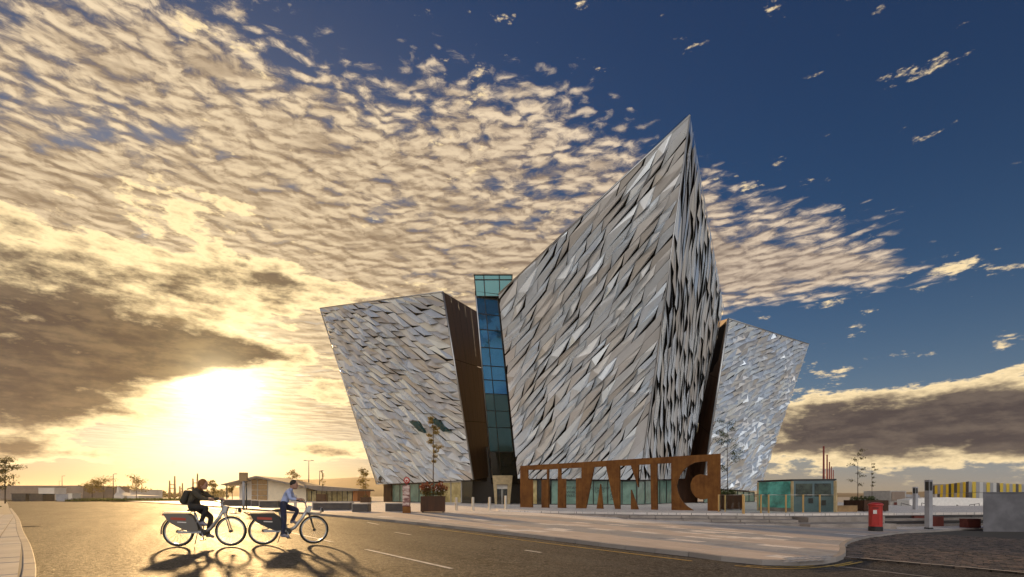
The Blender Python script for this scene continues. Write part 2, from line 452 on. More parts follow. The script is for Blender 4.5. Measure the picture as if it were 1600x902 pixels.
mat('kerb', f_slab((.36, .33, .31), (.27, .25, .24)), rough=.75, bump=.3, bscale=40)
mat('slab', f_slab((.60, .51, .45), (.50, .43, .385)), rough=.62, bump=.25, bscale=40)
mat('slab_grey', f_slab((.32, .325, .35), (.40, .39, .40)), rough=.66, bump=.3, bscale=40)
KROT = math.atan2(-27.2, 20.3)
mat('flags', f_flags((.80, .74, .69), (.66, .64, .63), 1.2, .6, KROT), rough=.62)
mat('sett', f_slab((.12, .095, .082), (.075, .066, .062)), rough=.7, bump=.4, bscale=60)
mat('mortar', base=(.20, .19, .18), rough=.9)
mat('joint', base=(.06, .055, .05), rough=.95)
mat('line_white', base=(.62, .60, .56), rough=.6, var=.3, vscale=7)
mat('line_yellow', base=(.50, .33, .06), rough=.6, var=.3, vscale=7)
mat('dark_stone', base=(.045, .040, .040), rough=.6, var=.25, vscale=2)
mat('pale_or_sunlit_stone', base=(.42, .39, .36), rough=.7, var=.12)  # plain pale stone, and the painted sunlight on the dark benches
mat('steel', base=(.66, .62, .56), rough=.28, metal=1.0)
mat('brass', base=(.72, .50, .24), rough=.32, metal=1.0)
mat('red_paint', base=(.42, .018, .014), rough=.35, spec=.6, var=.12, vscale=4)
mat('black_paint', base=(.012, .012, .013), rough=.45)
mat('red_dark', base=(.14, .03, .022), rough=.6, var=.2)
mat('mast_red', base=(.20, .040, .030), rough=.6)
mat('tyre', base=(.012, .012, .012), rough=.8)
mat('rim', base=(.60, .60, .60), rough=.3, metal=1.0)
mat('bike_silver', base=(.50, .51, .53), rough=.33, metal=.75)
mat('bike_dark', base=(.028, .028, .03), rough=.45)
mat('guard_grey', base=(.15, .135, .12), rough=.5)
mat('decal_red', base=(.40, .06, .03), rough=.5)
mat('skin', base=(.42, .23, .16), rough=.55)
mat('hair_brown', base=(.22, .09, .025), rough=.7)
mat('hair_dark', base=(.018, .012, .009), rough=.7)
mat('coat_olive', base=(.060, .050, .034), rough=.85, var=.2, vscale=12)
mat('hoodie_blue', base=(.36, .42, .64), rough=.9, var=.15, vscale=12)
mat('jeans', base=(.016, .022, .055), rough=.85, var=.2, vscale=15)
mat('trousers_dark', base=(.022, .020, .020), rough=.85)
mat('shoe', base=(.20, .20, .26), rough=.7)
mat('bag', base=(.028, .024, .02), rough=.8, var=.2, vscale=10)
mat('roof_grey', base=(.22, .19, .165), rough=.7, var=.1)
mat('timber', base=(.30, .19, .09), rough=.7, var=.2, vscale=2)
mat('orange_end', base=(.45, .16, .04), rough=.7)
def f_litroom(g, b, ob):
    n = g.noise(ob, .9, 3, .6)
    g.put(b.inputs['Base Color'], g.ramp(n, [(.35, (.32, .25, .10)), (.65, (.62, .52, .26))]))
mat('glass_warm', f_litroom, rough=.08, spec=.8)
mat('yellow_panel', base=(.62, .44, .03), rough=.5)
mat('grey_panel', base=(.30, .30, .31), rough=.5)
mat('dark_panel', base=(.06, .055, .06), rough=.5)
mat('pale_panel', base=(.55, .54, .52), rough=.5)
mat('grass', f_leaf((.060, .085, .018), (.10, .11, .025)), rough=.9)
mat('turf', base=(.075, .085, .02), rough=.95, var=.3, vscale=.8)
mat('hill', base=(.13, .10, .065), rough=1.0, var=.25, vscale=.004)
mat('leaf_gold', f_leaf((.13, .11, .02), (.20, .13, .018)), rough=.7)
mat('leaf_green', f_leaf((.045, .070, .018), (.085, .10, .03)), rough=.7)
mat('leaf_red', f_leaf((.12, .035, .02), (.20, .06, .02)), rough=.7)
mat('leaf_olive', f_leaf((.055, .055, .015), (.11, .085, .02)), rough=.7)
mat('petal', base=(.75, .66, .60), rough=.6)
mat('bark', base=(.075, .052, .035), rough=.9, var=.3, vscale=10)
mat('far_wall', base=(.26, .20, .16), rough=.85, var=.15, vscale=.3)
mat('far_white', base=(.66, .60, .52), rough=.8, var=.08, vscale=.3)
mat('print', base=(.030, .05, .045), rough=.5)
def f_poster(g, b, ob):
    x, y, z = g.sep(ob)
    n = g.noise(g.vec(x*2.2, y*2.2, z*7), 1.3, 4, .7)
    g.put(b.inputs['Base Color'], g.ramp(n, [(.34, (.07, .03, .03)), (.44, (.26, .11, .10)), (.52, (.50, .38, .34)), (.62, (.60, .50, .45))]))
mat('poster', f_poster, rough=.5)
def f_clearglass(g, b, ob):
    nt = g.nt; tr = g.new('ShaderNodeBsdfTransparent'); tr.inputs[0].default_value = (.86, .93, .90, 1)
    gl = g.new('ShaderNodeBsdfGlossy'); gl.inputs['Roughness'].default_value = .03
    fr = g.new('ShaderNodeFresnel'); fr.inputs[0].default_value = 1.5
    mx = g.new('ShaderNodeMixShader'); nt.links.new(fr.outputs[0], mx.inputs[0]); nt.links.new(tr.outputs[0], mx.inputs[1]); nt.links.new(gl.outputs[0], mx.inputs[2])
    o = [n for n in nt.nodes if n.type == 'OUTPUT_MATERIAL'][0]; nt.links.new(mx.outputs[0], o.inputs[0])
mat('clear_glass', f_clearglass)

# ------------------------------------------------------------------ the setting
BIG = 2000
gpoly = [(-BIG, -BIG), (BIG, -BIG), (BIG, BIG), (-BIG, BIG)]
sheet('ground', gpoly, -.06, 'concrete')
sheet('road', [(-230, -60), (70, -60), (70, 34), (-4, 52), (-26, 150), (-230, 150)], 0.0, 'asphalt')
KERB_PX = [(150, 781.5), (208, 784.4), (330, 792), (490, 805), (590, 814), (700, 825.5), (800, 837), (900, 849.5), (995, 861), (1082, 870.5), (1150, 880), (1222, 884.5), (1287, 882), (1318, 874), (1322, 864), (1322, 855), (1340, 846), (1380, 839), (1450, 832.5), (1600, 826), (1900, 819)]
kerb = [ground_at(*p) for p in KERB_PX]
kerb2 = [(p.x, p.y) for p in kerb]
def smooth_line(pts, n=6):
    out = []
    for i in range(len(pts)-1):
        p0, p1, p2, p3 = pts[max(i-1, 0)], pts[i], pts[i+1], pts[min(i+2, len(pts)-1)]
        for k in range(n):
            t = k/n
            out.append(tuple(.5*((2*p1[c])+(-p0[c]+p2[c])*t+(2*p0[c]-5*p1[c]+4*p2[c]-p3[c])*t*t+(-p0[c]+3*p1[c]-3*p2[c]+p3[c])*t**3) for c in (0, 1)))
    return out+[tuple(pts[-1])]
near_k = smooth_line(kerb2[2:], 5)
kline = kerb2[:2]+near_k
def offset_line(l, d):
    out = []
    for i in range(len(l)):
        a, b = Vector(l[max(i-1, 0)]), Vector(l[min(i+1, len(l)-1)]); t = (b-a).normalized()
        out.append((l[i][0]-t.y*d, l[i][1]+t.x*d))
    return out
kin = offset_line(kline, .16)                 # inner side of the kerb stones
KH = .12
pave_poly = kin+[(70, 60), (70, 140), (-150, 140)]
pavement = sheet('pavement', pave_poly, KH-.004, 'flags')
# kerb stones one by one along the near street, the far run as one piece each
def along(l, step, start=0.0):
    """points every step metres along a polyline"""
    pts = [Vector((p[0], p[1])) for p in l]; out = [pts[0]]; need = step
    for a, b in zip(pts, pts[1:]):
        L = (b-a).length; done = 0
        while L-done >= need:
            done += need; out.append(a+(b-a)*(done/L)); need = step
        need -= L-done
    return out
ks = along(near_k, .915)
kn = 0
for i in range(len(ks)-1):
    a, b = ks[i], ks[i+1]; t = (b-a).normalized(); nrm = Vector((-t.y, t.x)); a2 = a+t*.006; b2 = b-t*.006
    far = a.y > 46 or a.x > 32
    if far: continue
    mb = MB(); hb = random.uniform(-.003, .003)
    q = [a2, b2, b2+nrm*.16, a2+nrm*.16]
    mb.prism([(p.x, p.y) for p in q], lambda p: gz(p[0])-.05, lambda p: gz(p[0])+KH+hb)
    mb.build('kerb_stone', 'kerb', pavement, bevel=.012); kn += 1
mb = MB()
for i in range(len(kline)-1):
    a, b = Vector(kline[i]), Vector(kline[i+1])
    if (a.y > 46 or a.x > 32):
        t = (b-a).normalized(); nrm = Vector((-t.y, t.x))
        mb.prism([tuple(a), tuple(b), tuple(b+nrm*.16), tuple(a+nrm*.16)], lambda p: gz(p[0])-.05, lambda p: gz(p[0])+KH)
mb.build('kerb_run', 'kerb', pavement)

# left footway: kerb, grass beyond, paving slabs laid in rows
LK_PX = [(60, 1250), (58, 1050), (56.5, 930), (56, 892), (48, 859), (36, 834), (29, 812), (18, 796), (13.5, 787), (8, 783)]
lk = smooth_line([tuple(ground_at(*p).xy) for p in LK_PX], 5)
lkin = offset_line(lk, .15)
lpoly = lkin+[(lkin[-1][0]-60, lkin[-1][1]), (-60, -3), (lkin[0][0]-4, lkin[0][1]-2)]
footway = sheet('footway', lpoly, KH-.012, 'mortar', cuts=False)
for a, b in zip(along(lk, .915), along(lk, .915)[1:]):
    if a.y > 45: break
    t = (b-a).normalized(); nrm = Vector((-t.y, t.x)); a2 = a+t*.006; b2 = b-t*.006
    MB().prism([(p.x, p.y) for p in (a2, b2, b2+nrm*.15, a2+nrm*.15)], -.05, KH+random.uniform(-.003, .003)).build('kerb_stone', 'kerb', footway, bevel=.012)
def inside(p, poly):
    c = False; j = len(poly)-1
    for i in range(len(poly)):
        if (poly[i][1] > p[1]) != (poly[j][1] > p[1]) and p[0] < (poly[j][0]-poly[i][0])*(p[1]-poly[i][1])/(poly[j][1]-poly[i][1])+poly[i][0]: c = not c
        j = i
    return c
def seen(p, z=0.0):
    if p[1] < 1: return False
    x = 800+p[0]/p[1]*FPX; y = HZ+(CAM_Z-z)/p[1]*FPX
    return -40 < x < 1640 and y < 950
def lay(name, region, rot, su, sv, org, matf, parent, top, limit, zoff=.03, dmax=40, gap=.016, jit=.005):
    """separate slabs in running rows clipped to a region; returns the count laid"""
    cr, sr = math.cos(rot), math.sin(rot); cand = []
    U = int(80/su); V = int(80/sv)
    for j in range(-V, V):
        for i in range(-U, U):
            u = i*su+(su*.5 if j % 2 else 0); v = j*sv
            cx, cy = org[0]+(u+su/2)*cr-(v+sv/2)*sr, org[1]+(u+su/2)*sr+(v+sv/2)*cr
            if cy > dmax or not seen((cx, cy), gz(cx)): continue
            quad = [(org[0]+a*cr-b*sr, org[1]+a*sr+b*cr) for a, b in ((u+gap, v+gap), (u+su-gap, v+gap), (u+su-gap, v+sv-gap), (u+gap, v+sv-gap))]
            q = ccw(quad)
            ins = [inside(p, region) for p in q]
            if not any(ins): continue
            if not all(ins):
                q = ccw(clip_poly(region, q)) if len(clip_poly(region, q)) > 2 else []
                if len(q) < 3 or abs(area2(q)) < .02: continue
            cand.append((math.hypot(cx, cy), q, j))
    cand.sort(key=lambda c: c[0])
    for k, (dd, q, j) in enumerate(cand[:limit]):
        h = random.uniform(-jit, jit)
        MB().prism(q, lambda p: top(p[0])-zoff-.02, lambda p: top(p[0])+h).build(name, matf(j) if callable(matf) else matf, parent)
    return cand
lrot = math.atan2(lk[20][1]-lk[5][1], lk[20][0]-lk[5][0])
left_region = lkin[:36]+[(lkin[35][0]-6, lkin[35][1]), (lkin[0][0]-5, lkin[0][1])]
lay('paving_slab', left_region, lrot, .9, .45, lkin[8], 'slab_grey', footway, lambda X: KH-.004, 240, dmax=30)
# verge of grass beyond the footway
gz0 = Vector(ground_at(12, 794).xy)
MB().prism([(gz0.x-.6, gz0.y), (gz0.x-14, gz0.y+10), (gz0.x-80, gz0.y+20), (gz0.x-70, gz0.y-2), (gz0.x-14, gz0.y-9)], .02, .2).build('verge', 'turf')
tag(bpy.data.objects['verge'], kind='structure')

# near paving slabs on the right-hand pavement
front_region = kin[2:]
i1 = next(i for i, p in enumerate(kin) if p[0] > 30)
region = kin[2:i1]+[(30, 31), (17, 30), (6.0, 27.6), (-1, 39), (-14, 41)]
cand = lay('paving_slab', region, KROT, 1.2, .6, kin[30], lambda j: 'slab_grey' if (j//4) % 2 else 'slab', pavement, lambda X: gz(X)+KH, 300, dmax=34)
mb = MB()
for dd, q, j in cand[300:1500]:
    mb.prism(q, lambda p: gz(p[0])+KH-.03, lambda p: gz(p[0])+KH+random.uniform(-.002, .003), 1 if (j//4) % 2 else 0)
o = mb.build('paving_slabs', ['slab', 'slab_grey'], pavement); o['kind'] = 'stuff'
# dark setts on the right
ci = [i for i, p in enumerate(KERB_PX) if p == (1318, 874)][0]
i0 = min(range(len(kline)), key=lambda i: (Vector(kline[i])-Vector(kerb2[ci])).length)
sett_lo = [tuple(ground_at(x, y).xy) for x, y in ((1324, 873.5), (1600, 898), (1750, 912))]
sett_region = offset_line(kline[i0:], -.03)+[(sett_lo[2][0]+8, sett_lo[2][1]+3)]+sett_lo[::-1]
base = sheet('sett_bed', sett_region, .02, 'joint')
mb = MB(); rot = math.atan2(sett_lo[1][1]-sett_lo[0][1], sett_lo[1][0]-sett_lo[0][0]); cr, sr = math.cos(rot), math.sin(rot)
su, sv = .21, .125; o0 = sett_lo[0]; rnd = random.Random(3)
for j in range(-10, 150):
    for i in range(-30, 150):
        u = i*su+(su*.5 if j % 2 else 0)+rnd.uniform(-.01, .01); v = j*sv
        cx, cy = o0[0]+(u+su/2)*cr-(v+sv/2)*sr, o0[1]+(u+su/2)*sr+(v+sv/2)*cr
        if cy < 4 or cy > 27 or not seen((cx, cy), gz(cx)) or not inside((cx, cy), sett_region): continue
        h = rnd.uniform(.03, .05); a, b, c_, d_ = .010, su-.012, .010, sv-.012
        vs = []
        for zz, ins in ((.0, 0), (h-.012, 0), (h, .014)):
            for uu, vv in ((a+ins, c_+ins), (b-ins, c_+ins), (b-ins, d_-ins), (a+ins, d_-ins)):
                X = o0[0]+(u+uu)*cr-(v+vv)*sr; Y = o0[1]+(u+uu)*sr+(v+vv)*cr; vs.append((X, Y, gz(X)+zz))
        mb.add(vs, [(0, 1, 5, 4), (1, 2, 6, 5), (2, 3, 7, 6), (3, 0, 4, 7), (4, 5, 9, 8), (5, 6, 10, 9), (6, 7, 11, 10), (7, 4, 8, 11), (8, 9, 10, 11)], rnd.choice((0, 0, 1, 2)))
mat('sett_b', base=(.17, .125, .10), rough=.65, bump=.4, bscale=60, var=.3, vscale=6); mat('sett_c', base=(.05, .045, .044), rough=.7, bump=.4, bscale=60, var=.3, vscale=6)
mat('sett_a', base=(.10, .082, .072), rough=.6, bump=.4, bscale=60, var=.3, vscale=6)
o = mb.build('setts', ['sett_a', 'sett_b', 'sett_c'], base); o['kind'] = 'stuff'
# flush kerb strips in the road at lower right
road = bpy.data.objects['road']
def strip(name, pxs, w, off, m, parent=road, seg=.6):
    l = along(smooth_line([tuple(ground_at(x, y).xy) for x, y in pxs], 6), seg); mb = MB()
    l = [(p.x, p.y) for p in l]
    a, b = offset_line(l, w/2), offset_line(l, -w/2)
    for i in range(len(l)-1):
        vs = [(p[0], p[1], gz(p[0])+off) for p in (b[i], b[i+1], a[i+1], a[i])]
        mb.add(vs, [(0, 1, 2, 3)])
    return mb.build(name, m, parent)
strip('flush_kerb', [(1322, 873), (1400, 880), (1500, 888.5), (1620, 900), (1760, 912)], .17, .05, 'kerb')
strip('flush_kerb', [(1290, 883.5), (1340, 889), (1400, 896), (1450, 902), (1560, 916)], .13, .008, 'kerb')
for a, b in (((572, 859), (735, 895.5)), ((450, 831.5), (520, 847.5)), ((617, 832), (648, 837.2)), ((820, 860), (866, 867)), ((574, 816.5), (592, 820)), ((500, 817), (508, 819)), ((240, 792), (270, 794)), ((395, 817), (425, 823))):
    strip('lane_mark', [a, ((a[0]+b[0])/2, (a[1]+b[1])/2), b], .10, .006, 'line_white')
yl = [(655, 823.8), (760, 837), (860, 850), (960, 862.3), (1050, 873.3), (1120, 882)]
strip('yellow_line', yl, .09, .006, 'line_yellow')
strip('yellow_line', [(1148, 884.5), (1190, 888.5), (1240, 889.5), (1290, 886), (1325, 880), (1340, 876.5)], .07, .010, 'line_yellow')
strip('yellow_line', [(1166, 884.2), (1200, 886), (1240, 886.6), (1285, 883.6)], .07, .006, 'line_yellow')
strip('yellow_line', [(1305, 886), (1330, 882), (1350, 878)], .07, .012, 'line_yellow')
for x, y in ((44, 823), (300, 800)):
    p = ground_at(x, y); mb = MB().box((p.x, p.y, gz(p.x)+.004), (.62, .62, .012), .5)
    gr = mb.build('drain_cover', 'frame_dark', road)
    for k in range(5): MB().box((p.x-.22+k*.11, p.y, gz(p.x)+.0125), (.05, .5, .006), 0).build('grate_bar', 'dark_stone', gr)
# tactile slabs at the crossing
tr = [ground_at(x, y, KH) for x, y in ((1225, 871), (1300, 868), (1296, 876), (1222, 880))]
mb = MB()
for i in range(7):
    for j in range(3):
        def q(u, v):
            a = tr[0].lerp(tr[1], u); b = tr[3].lerp(tr[2], u); return a.lerp(b, v)
        c = q((i+.5)/7, (j+.5)/3); mb.box((c.x, c.y, gz(c.x)+KH+.004), (.06, .35, .012), KROT)
mb.build('tactile_ribs', 'slab_grey', pavement)
# upper plaza with its steps
PZ = .02
top_edge = [(-1.2, 42.0), (8.5, 36.6), (18.2, 33.9)]; low_edge = [(-.8, 40.4), (6.2, 28.4), (16.8, 28.6)]
plaza_poly = top_edge+[(24, 35), (60, 42), (60, 130), (-2, 130), (-2, 60)]
plaza = tag(MB().prism(plaza_poly, -1.2, PZ).build('plaza', 'flags'), kind='structure')
NS = 4
for k in range(1, NS+1):
    f = k/NS; fr = [tuple(Vector(a).lerp(Vector(b), f)) for a, b in zip(top_edge, low_edge)]
    f0 = (k-1)/NS; bk = [tuple(Vector(a).lerp(Vector(b), f0)) for a, b in zip(top_edge, low_edge)]
    bk = [(p[0], p[1]+.02) for p in bk]
    zt = PZ-.148*k
    for (a, b, c_, d_) in ((fr[0], fr[1], bk[1], bk[0]), (fr[1], fr[2], bk[2], bk[1])):
        n = 6
        for q in range(n):
            L = lambda p, r, t: (p[0]+(r[0]-p[0])*t, p[1]+(r[1]-p[1])*t)
            MB().prism([L(a, b, q/n+.0015), L(a, b, (q+1)/n-.0015), L(d_, c_, (q+1)/n-.0015), L(d_, c_, q/n+.0015)], -1.3, zt+random.uniform(-.002, .002)).build('step_block', 'stone_step', plaza, bevel=.015)
# low plinth walls beside the steps
for pts, z0, z1, nm in (([(18.0, 33.6), (18.3, 31.6), (24.2, 33.2), (24.2, 35.0)], -1.2, -.12, 'plinth_wall'), ([(16.6, 30.9), (17.0, 29.2), (22.4, 29.8), (22.6, 32.0), (18.4, 31.5)], -1.2, -.42, 'plinth_wall')):
    MB().prism(pts, z0, z1).build(nm, 'stone_step', plaza, bevel=.02)
# far land and hills
def hill(name, pxs, d, th=400):
    mb = MB(); n = len(pxs); vs = []
    for x, y in pxs: vs.append(P(x, y, d))
    for x, y in pxs: vs.append(Vector((vs[0].x*0+(x-800)/FPX*d, d-th, -2)))
    for x, y in pxs: p = P(x, y, d); vs.append(Vector((p.x, d+th, -2)))
    mb.add(vs, [(n+i, n+i+1, i+1, i) for i in range(n-1)]+[(i, i+1, 2*n+i+1, 2*n+i) for i in range(n-1)], 0, True)
    return tag(mb.build(name, 'hill'), kind='structure')
hill('hills', [(-400, 770), (-100, 768), (60, 769), (200, 772), (330, 768), (400, 758), (450, 750), (500, 749), (560, 746), (620, 748), (760, 760), (900, 768)], 1150, 200)
hill('hills', [(900, 770), (1180, 772), (1250, 770), (1350, 771), (1450, 768), (1600, 770), (1900, 766), (2300, 770)], 1150, 200)

# ------------------------------------------------------------------ the angular museum building
bld = thing('museum_building', 'angular museum with silver folded metal panels shaped like ship prows', 'building', (14, 80, 0))
PANELS = []
def plane_of(a, b, c_):
    n = (b-a).cross(c_-a).normalized()
    if n.dot(Vector((0, 0, CAM_Z))-a) < 0: n = -n
    return n
def clad(pts, theta, w, Lr, H, seed, sharp=.5, warp=.35, gap=.3, notch=.1):
    """folded shards over one planar face: each is a sheet with one corner or edge lifted, open below"""
    rn = random.Random(seed)
    n = plane_of(pts[0], pts[1], pts[2]); e1 = Vector((0, 0, 1)).cross(n).normalized(); e2 = n.cross(e1)
    o = pts[0]; poly = ccw([((p-o).dot(e1), (p-o).dot(e2)) for p in pts])
    ct, st = math.cos(theta), math.sin(theta)
    S = [p[0]*ct+p[1]*st for p in poly]; T = [-p[0]*st+p[1]*ct for p in poly]
    def back(s, t):
        t2 = t+warp*math.sin(s*.33+t*.21)+warp*.6*math.sin(t*.5-s*.15+1.3); return (s*ct-t2*st, s*st+t2*ct)
    def border(p):
        m = 1e9
        for i in range(len(poly)):
            a, b = poly[i], poly[(i+1) % len(poly)]; ex, ey = b[0]-a[0], b[1]-a[1]; L = math.hypot(ex, ey)
            m = min(m, (ex*(p[1]-a[1])-ey*(p[0]-a[0]))/L)
        return m
    t = min(T)-2
    while t < max(T)+2:
        ww = w*rn.uniform(.75, 1.3); s = min(S)-rn.uniform(0, Lr[1])-4; sk = rn.uniform(1.2, 2.6)*ww
        while s < max(S)+2:
            L = rn.uniform(*Lr); sk2 = rn.uniform(1.2, 2.6)*ww
            gp = ww*gap*rn.uniform(.5, 1.5) if rn.random() < .62 else .008
            gt = .004
            nt_ = notch*rn.uniform(.5, 1.8) if rn.random() < .5 else .006
            a, b, c_, d_ = (s+.004, t+gt), (s+L-nt_, t+gp), (s+L+sk2-.004, t+ww-.003), (s+sk+.004, t+ww-.003)
            kind = rn.random(); h = H*rn.uniform(.55, 1.3)
            if kind < sharp:        # pointed ridge rising towards an open head: one slope faces up, one down
                m2 = (s+L+sk2*.40-nt_*.5, t+gp*.5+ww*rn.uniform(.36, .52))
                tris = [((a, 0), (b, .04*h), (m2, h)), ((a, 0), (m2, h), (d_, 0)), ((m2, h), (c_, .04*h), (d_, 0))]
            elif kind < sharp+.2:   # bottom edge lifted in the middle
                m = (s+L*rn.uniform(.4, .75), t+gp*.5); tris = [((a, 0), (m, h), (d_, 0)), ((m, h), (c_, 0), (d_, 0)), ((m, h), (b, .15*h), (c_, 0))]
            elif kind < sharp+.3:   # head corner lifted, folded on the long diagonal
                tris = [((a, 0), (b, h), (c_, .12*h)), ((a, 0), (c_, .12*h), (d_, 0))]
            else:                   # nearly flat leaf
                tris = [((a, .03), (b, .3*h), (c_, .03)), ((a, .03), (c_, .03), (d_, 0))]
            polys = []; ar = 0
            for tri in tris:
                q = [(*back(*p), hh) for p, hh in tri]
                if area2(q) < 0: q = q[::-1]
                r = clip_poly(q, poly)
                if len(r) < 3 or abs(area2(r)) < .01: continue
                ar += abs(area2(r)); polys.append([o+e1*p[0]+e2*p[1]+n*(p[2]*max(0, min(1, (border(p)+.02)/.7))) for p in r])
            if polys and ar > .06:
                c0 = polys[0][0]; PANELS.append((ar/(c0.y*c0.y), polys, rn.random()))
            s += L; sk = sk2
        t += ww
    return n
def panel_mesh(name, items):
    vs, fs, tn = [], [], []
    for polys, tone in items:
        idx = {}
        for pl in polys:
            f = []
            for p in pl:
                k = (round(p.x, 4), round(p.y, 4), round(p.z, 4))
                if k not in idx: idx[k] = len(vs); vs.append(tuple(p)); tn.append(tone)
                if idx[k] not in f: f.append(idx[k])
            if len(f) > 2: fs.append(f)
    me = bpy.data.meshes.new(name); me.from_pydata(vs, [], fs); me.materials.append(M_['panel'])
    at = me.attributes.new('tone', 'FLOAT', 'POINT'); at.data.foreach_set('value', tn)
    o = bpy.data.objects.new(name, me); C.objects.link(o); o.parent = bld; o.location = -WL[bld.name]; WL[o.name] = Vector()
    return o
def hull(name, front, back_pts, m='membrane'):
    """dark body behind the panels: front and back are matching rings"""
    mb = MB(); n = len(front); mb.add(list(front)+list(back_pts), [tuple(range(n)), tuple(range(2*n-1, n-1, -1))]+[(i, n+i, n+(i+1) % n, (i+1) % n) for i in range(n)])
    return mb.build(name, m, bld)
# -- the great prow
A = P(1078, 180, 50.2); B = P(1000, 750, 66); Cc = P(809, 748, 68)
nL = plane_of(A, B, Cc); D = on_plane(779, 460, A, nL)
Eb = P(1070, 748, 84); nR = plane_of(A, B, Eb); F = on_plane(1131, 480, A, nR)
clad([A, D, Cc, B], R(45), .78, (2.0, 4.6), .46, 11, .66, .2, .23, .12)
clad([A, B, Eb, F], R(-70), 1.25, (2.2, 4.6), .26, 23, .6, .15, .18, .3)
s_ = Vector((0, 0, -.28))
def inn(p, *ns, d=.28):
    q = p.copy()
    for n in ns: q -= n*d
    return q
A_, B_, C_, D_, E_, F_ = inn(A, nL, nR), inn(B, nL, nR), inn(Cc, nL), inn(D, nL), inn(Eb, nR), inn(F, nR)
Gt = D_+F_-A_; Gb = C_+E_-B_
mb = MB(); mb.add([A_, B_, C_, D_, E_, F_, Gt, Gb], [(0, 3, 2, 1), (0, 1, 4, 5), (3, 6, 7, 2), (5, 4, 7, 6), (0, 5, 6, 3)])
mb.build('prow_body', 'membrane', bld)
MB().add([B_+Vector((0, 0, .02)), C_+Vector((0, 0, .02)), Gb, E_+Vector((0, 0, .02))], [(0, 1, 2, 3)]).build('soffit', 'soffit', bld)
# -- left wing
def wing(bl, br, tl_px, tr_px, lean, theta, w, Lr, H, seed, sharp):
    e = (br-bl); e.z = 0; e.normalize(); nh = Vector((0, 0, 1)).cross(e)*-1
    if nh.dot(-bl) < 0: nh = -nh
    n = (nh*math.cos(R(lean))-Vector((0, 0, 1))*math.sin(R(lean))).normalized()
    up = (Vector((0, 0, 1))*math.cos(R(lean))+nh*math.sin(R(lean))).normalized()
    n = plane_of(bl, br, bl+up)
    tl = on_plane(*tl_px, bl, n); tr = on_plane(*tr_px, bl, n)
    clad([tl, bl, br, tr], theta, w, Lr, H, seed, sharp, .2, .20, .34)
    return tl, tr, n
LBL = P(589, 757, 92); LBR = P(740, 750, 74)
LTL, LTR, nLW = wing(LBL, LBR, (500, 482), (692, 456), 14, R(-37), .88, (2.0, 4.4), .52, 31, .66)
LST = P(745, 487, LTR.y+14); LSB = P(768, 745, LBR.y+9)
RBL = P(1098, 762, 82); RBR = P(1186, 768, 102)
RTL, RTR, nRW = wing(RBL, RBR, (1138, 498), (1264, 538), 12, R(21), .84, (1.9, 4.0), .46, 47, .62)
RST = P(1120, 503, RTL.y+9); RSB = P(1070, 730, RBL.y+7)
for tl, bl, br, tr, n, back, side in ((LTL, LBL, LBR, LTR, nLW, (LST-LTR+LSB-LBR)/2, -1), (RTL, RBL, RBR, RTR, nRW, (RST-RTL+RSB-RBL)/2, 1)):
    back.z = 0; e = (br-bl); e.z = 0; e.normalize()
    f = [inn(p, n) for p in (tl, bl, br, tr)]
    if side < 0: f[2] -= e*.5; f[3] -= e*.5
    else: f[0] += e*.5; f[1] += e*.5
    bk = [p+back for p in f]
    mb = MB(); mb.add(f+bk, [(0, 1, 2, 3), (7, 6, 5, 4), (0, 4, 5, 1), (3, 2, 6, 7), (0, 3, 7, 4), (1, 5, 6, 2)]); mb.build('wing_body', 'membrane', bld)
# brown weathered flanks
def flank(name, ring, th=.25):
    mb = MB(); mb.add(ring, [tuple(range(len(ring)))]); o = mb.build(name, 'rust_dark', bld); return o
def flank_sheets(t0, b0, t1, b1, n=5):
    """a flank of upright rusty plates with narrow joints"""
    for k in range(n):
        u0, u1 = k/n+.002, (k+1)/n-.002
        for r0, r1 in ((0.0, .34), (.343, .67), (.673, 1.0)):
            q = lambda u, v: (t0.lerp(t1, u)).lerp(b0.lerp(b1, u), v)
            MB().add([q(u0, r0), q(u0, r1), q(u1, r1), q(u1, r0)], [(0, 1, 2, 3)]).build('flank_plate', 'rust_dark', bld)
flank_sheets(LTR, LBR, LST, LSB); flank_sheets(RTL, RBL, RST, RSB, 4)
def trim(a, b, r=.12, m='edge_metal'): MB().tube([a, b], r, 6).build('edge_trim', m, bld)
trim(LTR, LBR); trim(RTL, RBL, .16); trim(LTL, LTR, .10); trim(LTL, LBL, .10); trim(RTL, RTR, .10); trim(A, B, .07); trim(A, D, .1); trim(LST, LSB, .1)
# the panels themselves: the 300 largest in view singly
PANELS.sort(key=lambda p: -p[0])
for ar, polys, tone in PANELS[:300]: panel_mesh('panel', [(polys, tone)])
o = panel_mesh('cladding', [(p, t) for _, p, t in PANELS[300:]]); o['kind'] = 'stuff'
NPANEL = len(PANELS)
# -- glass atrium strip between wing and prow
gt0, gt1, gb0, gb1 = P(743.5, 462, 69), P(777.5, 466, 69), P(768.5, 746, 80), P(806, 746, 80)
def gq(u, v): return gt0.lerp(gt1, u).lerp(gb0.lerp(gb1, u), v)
rows = [466, 491, 515.5, 543.5, 572, 594, 615.5, 642, 668, 706, 745]
vv = [(y-466)/(746-466) for y in rows]
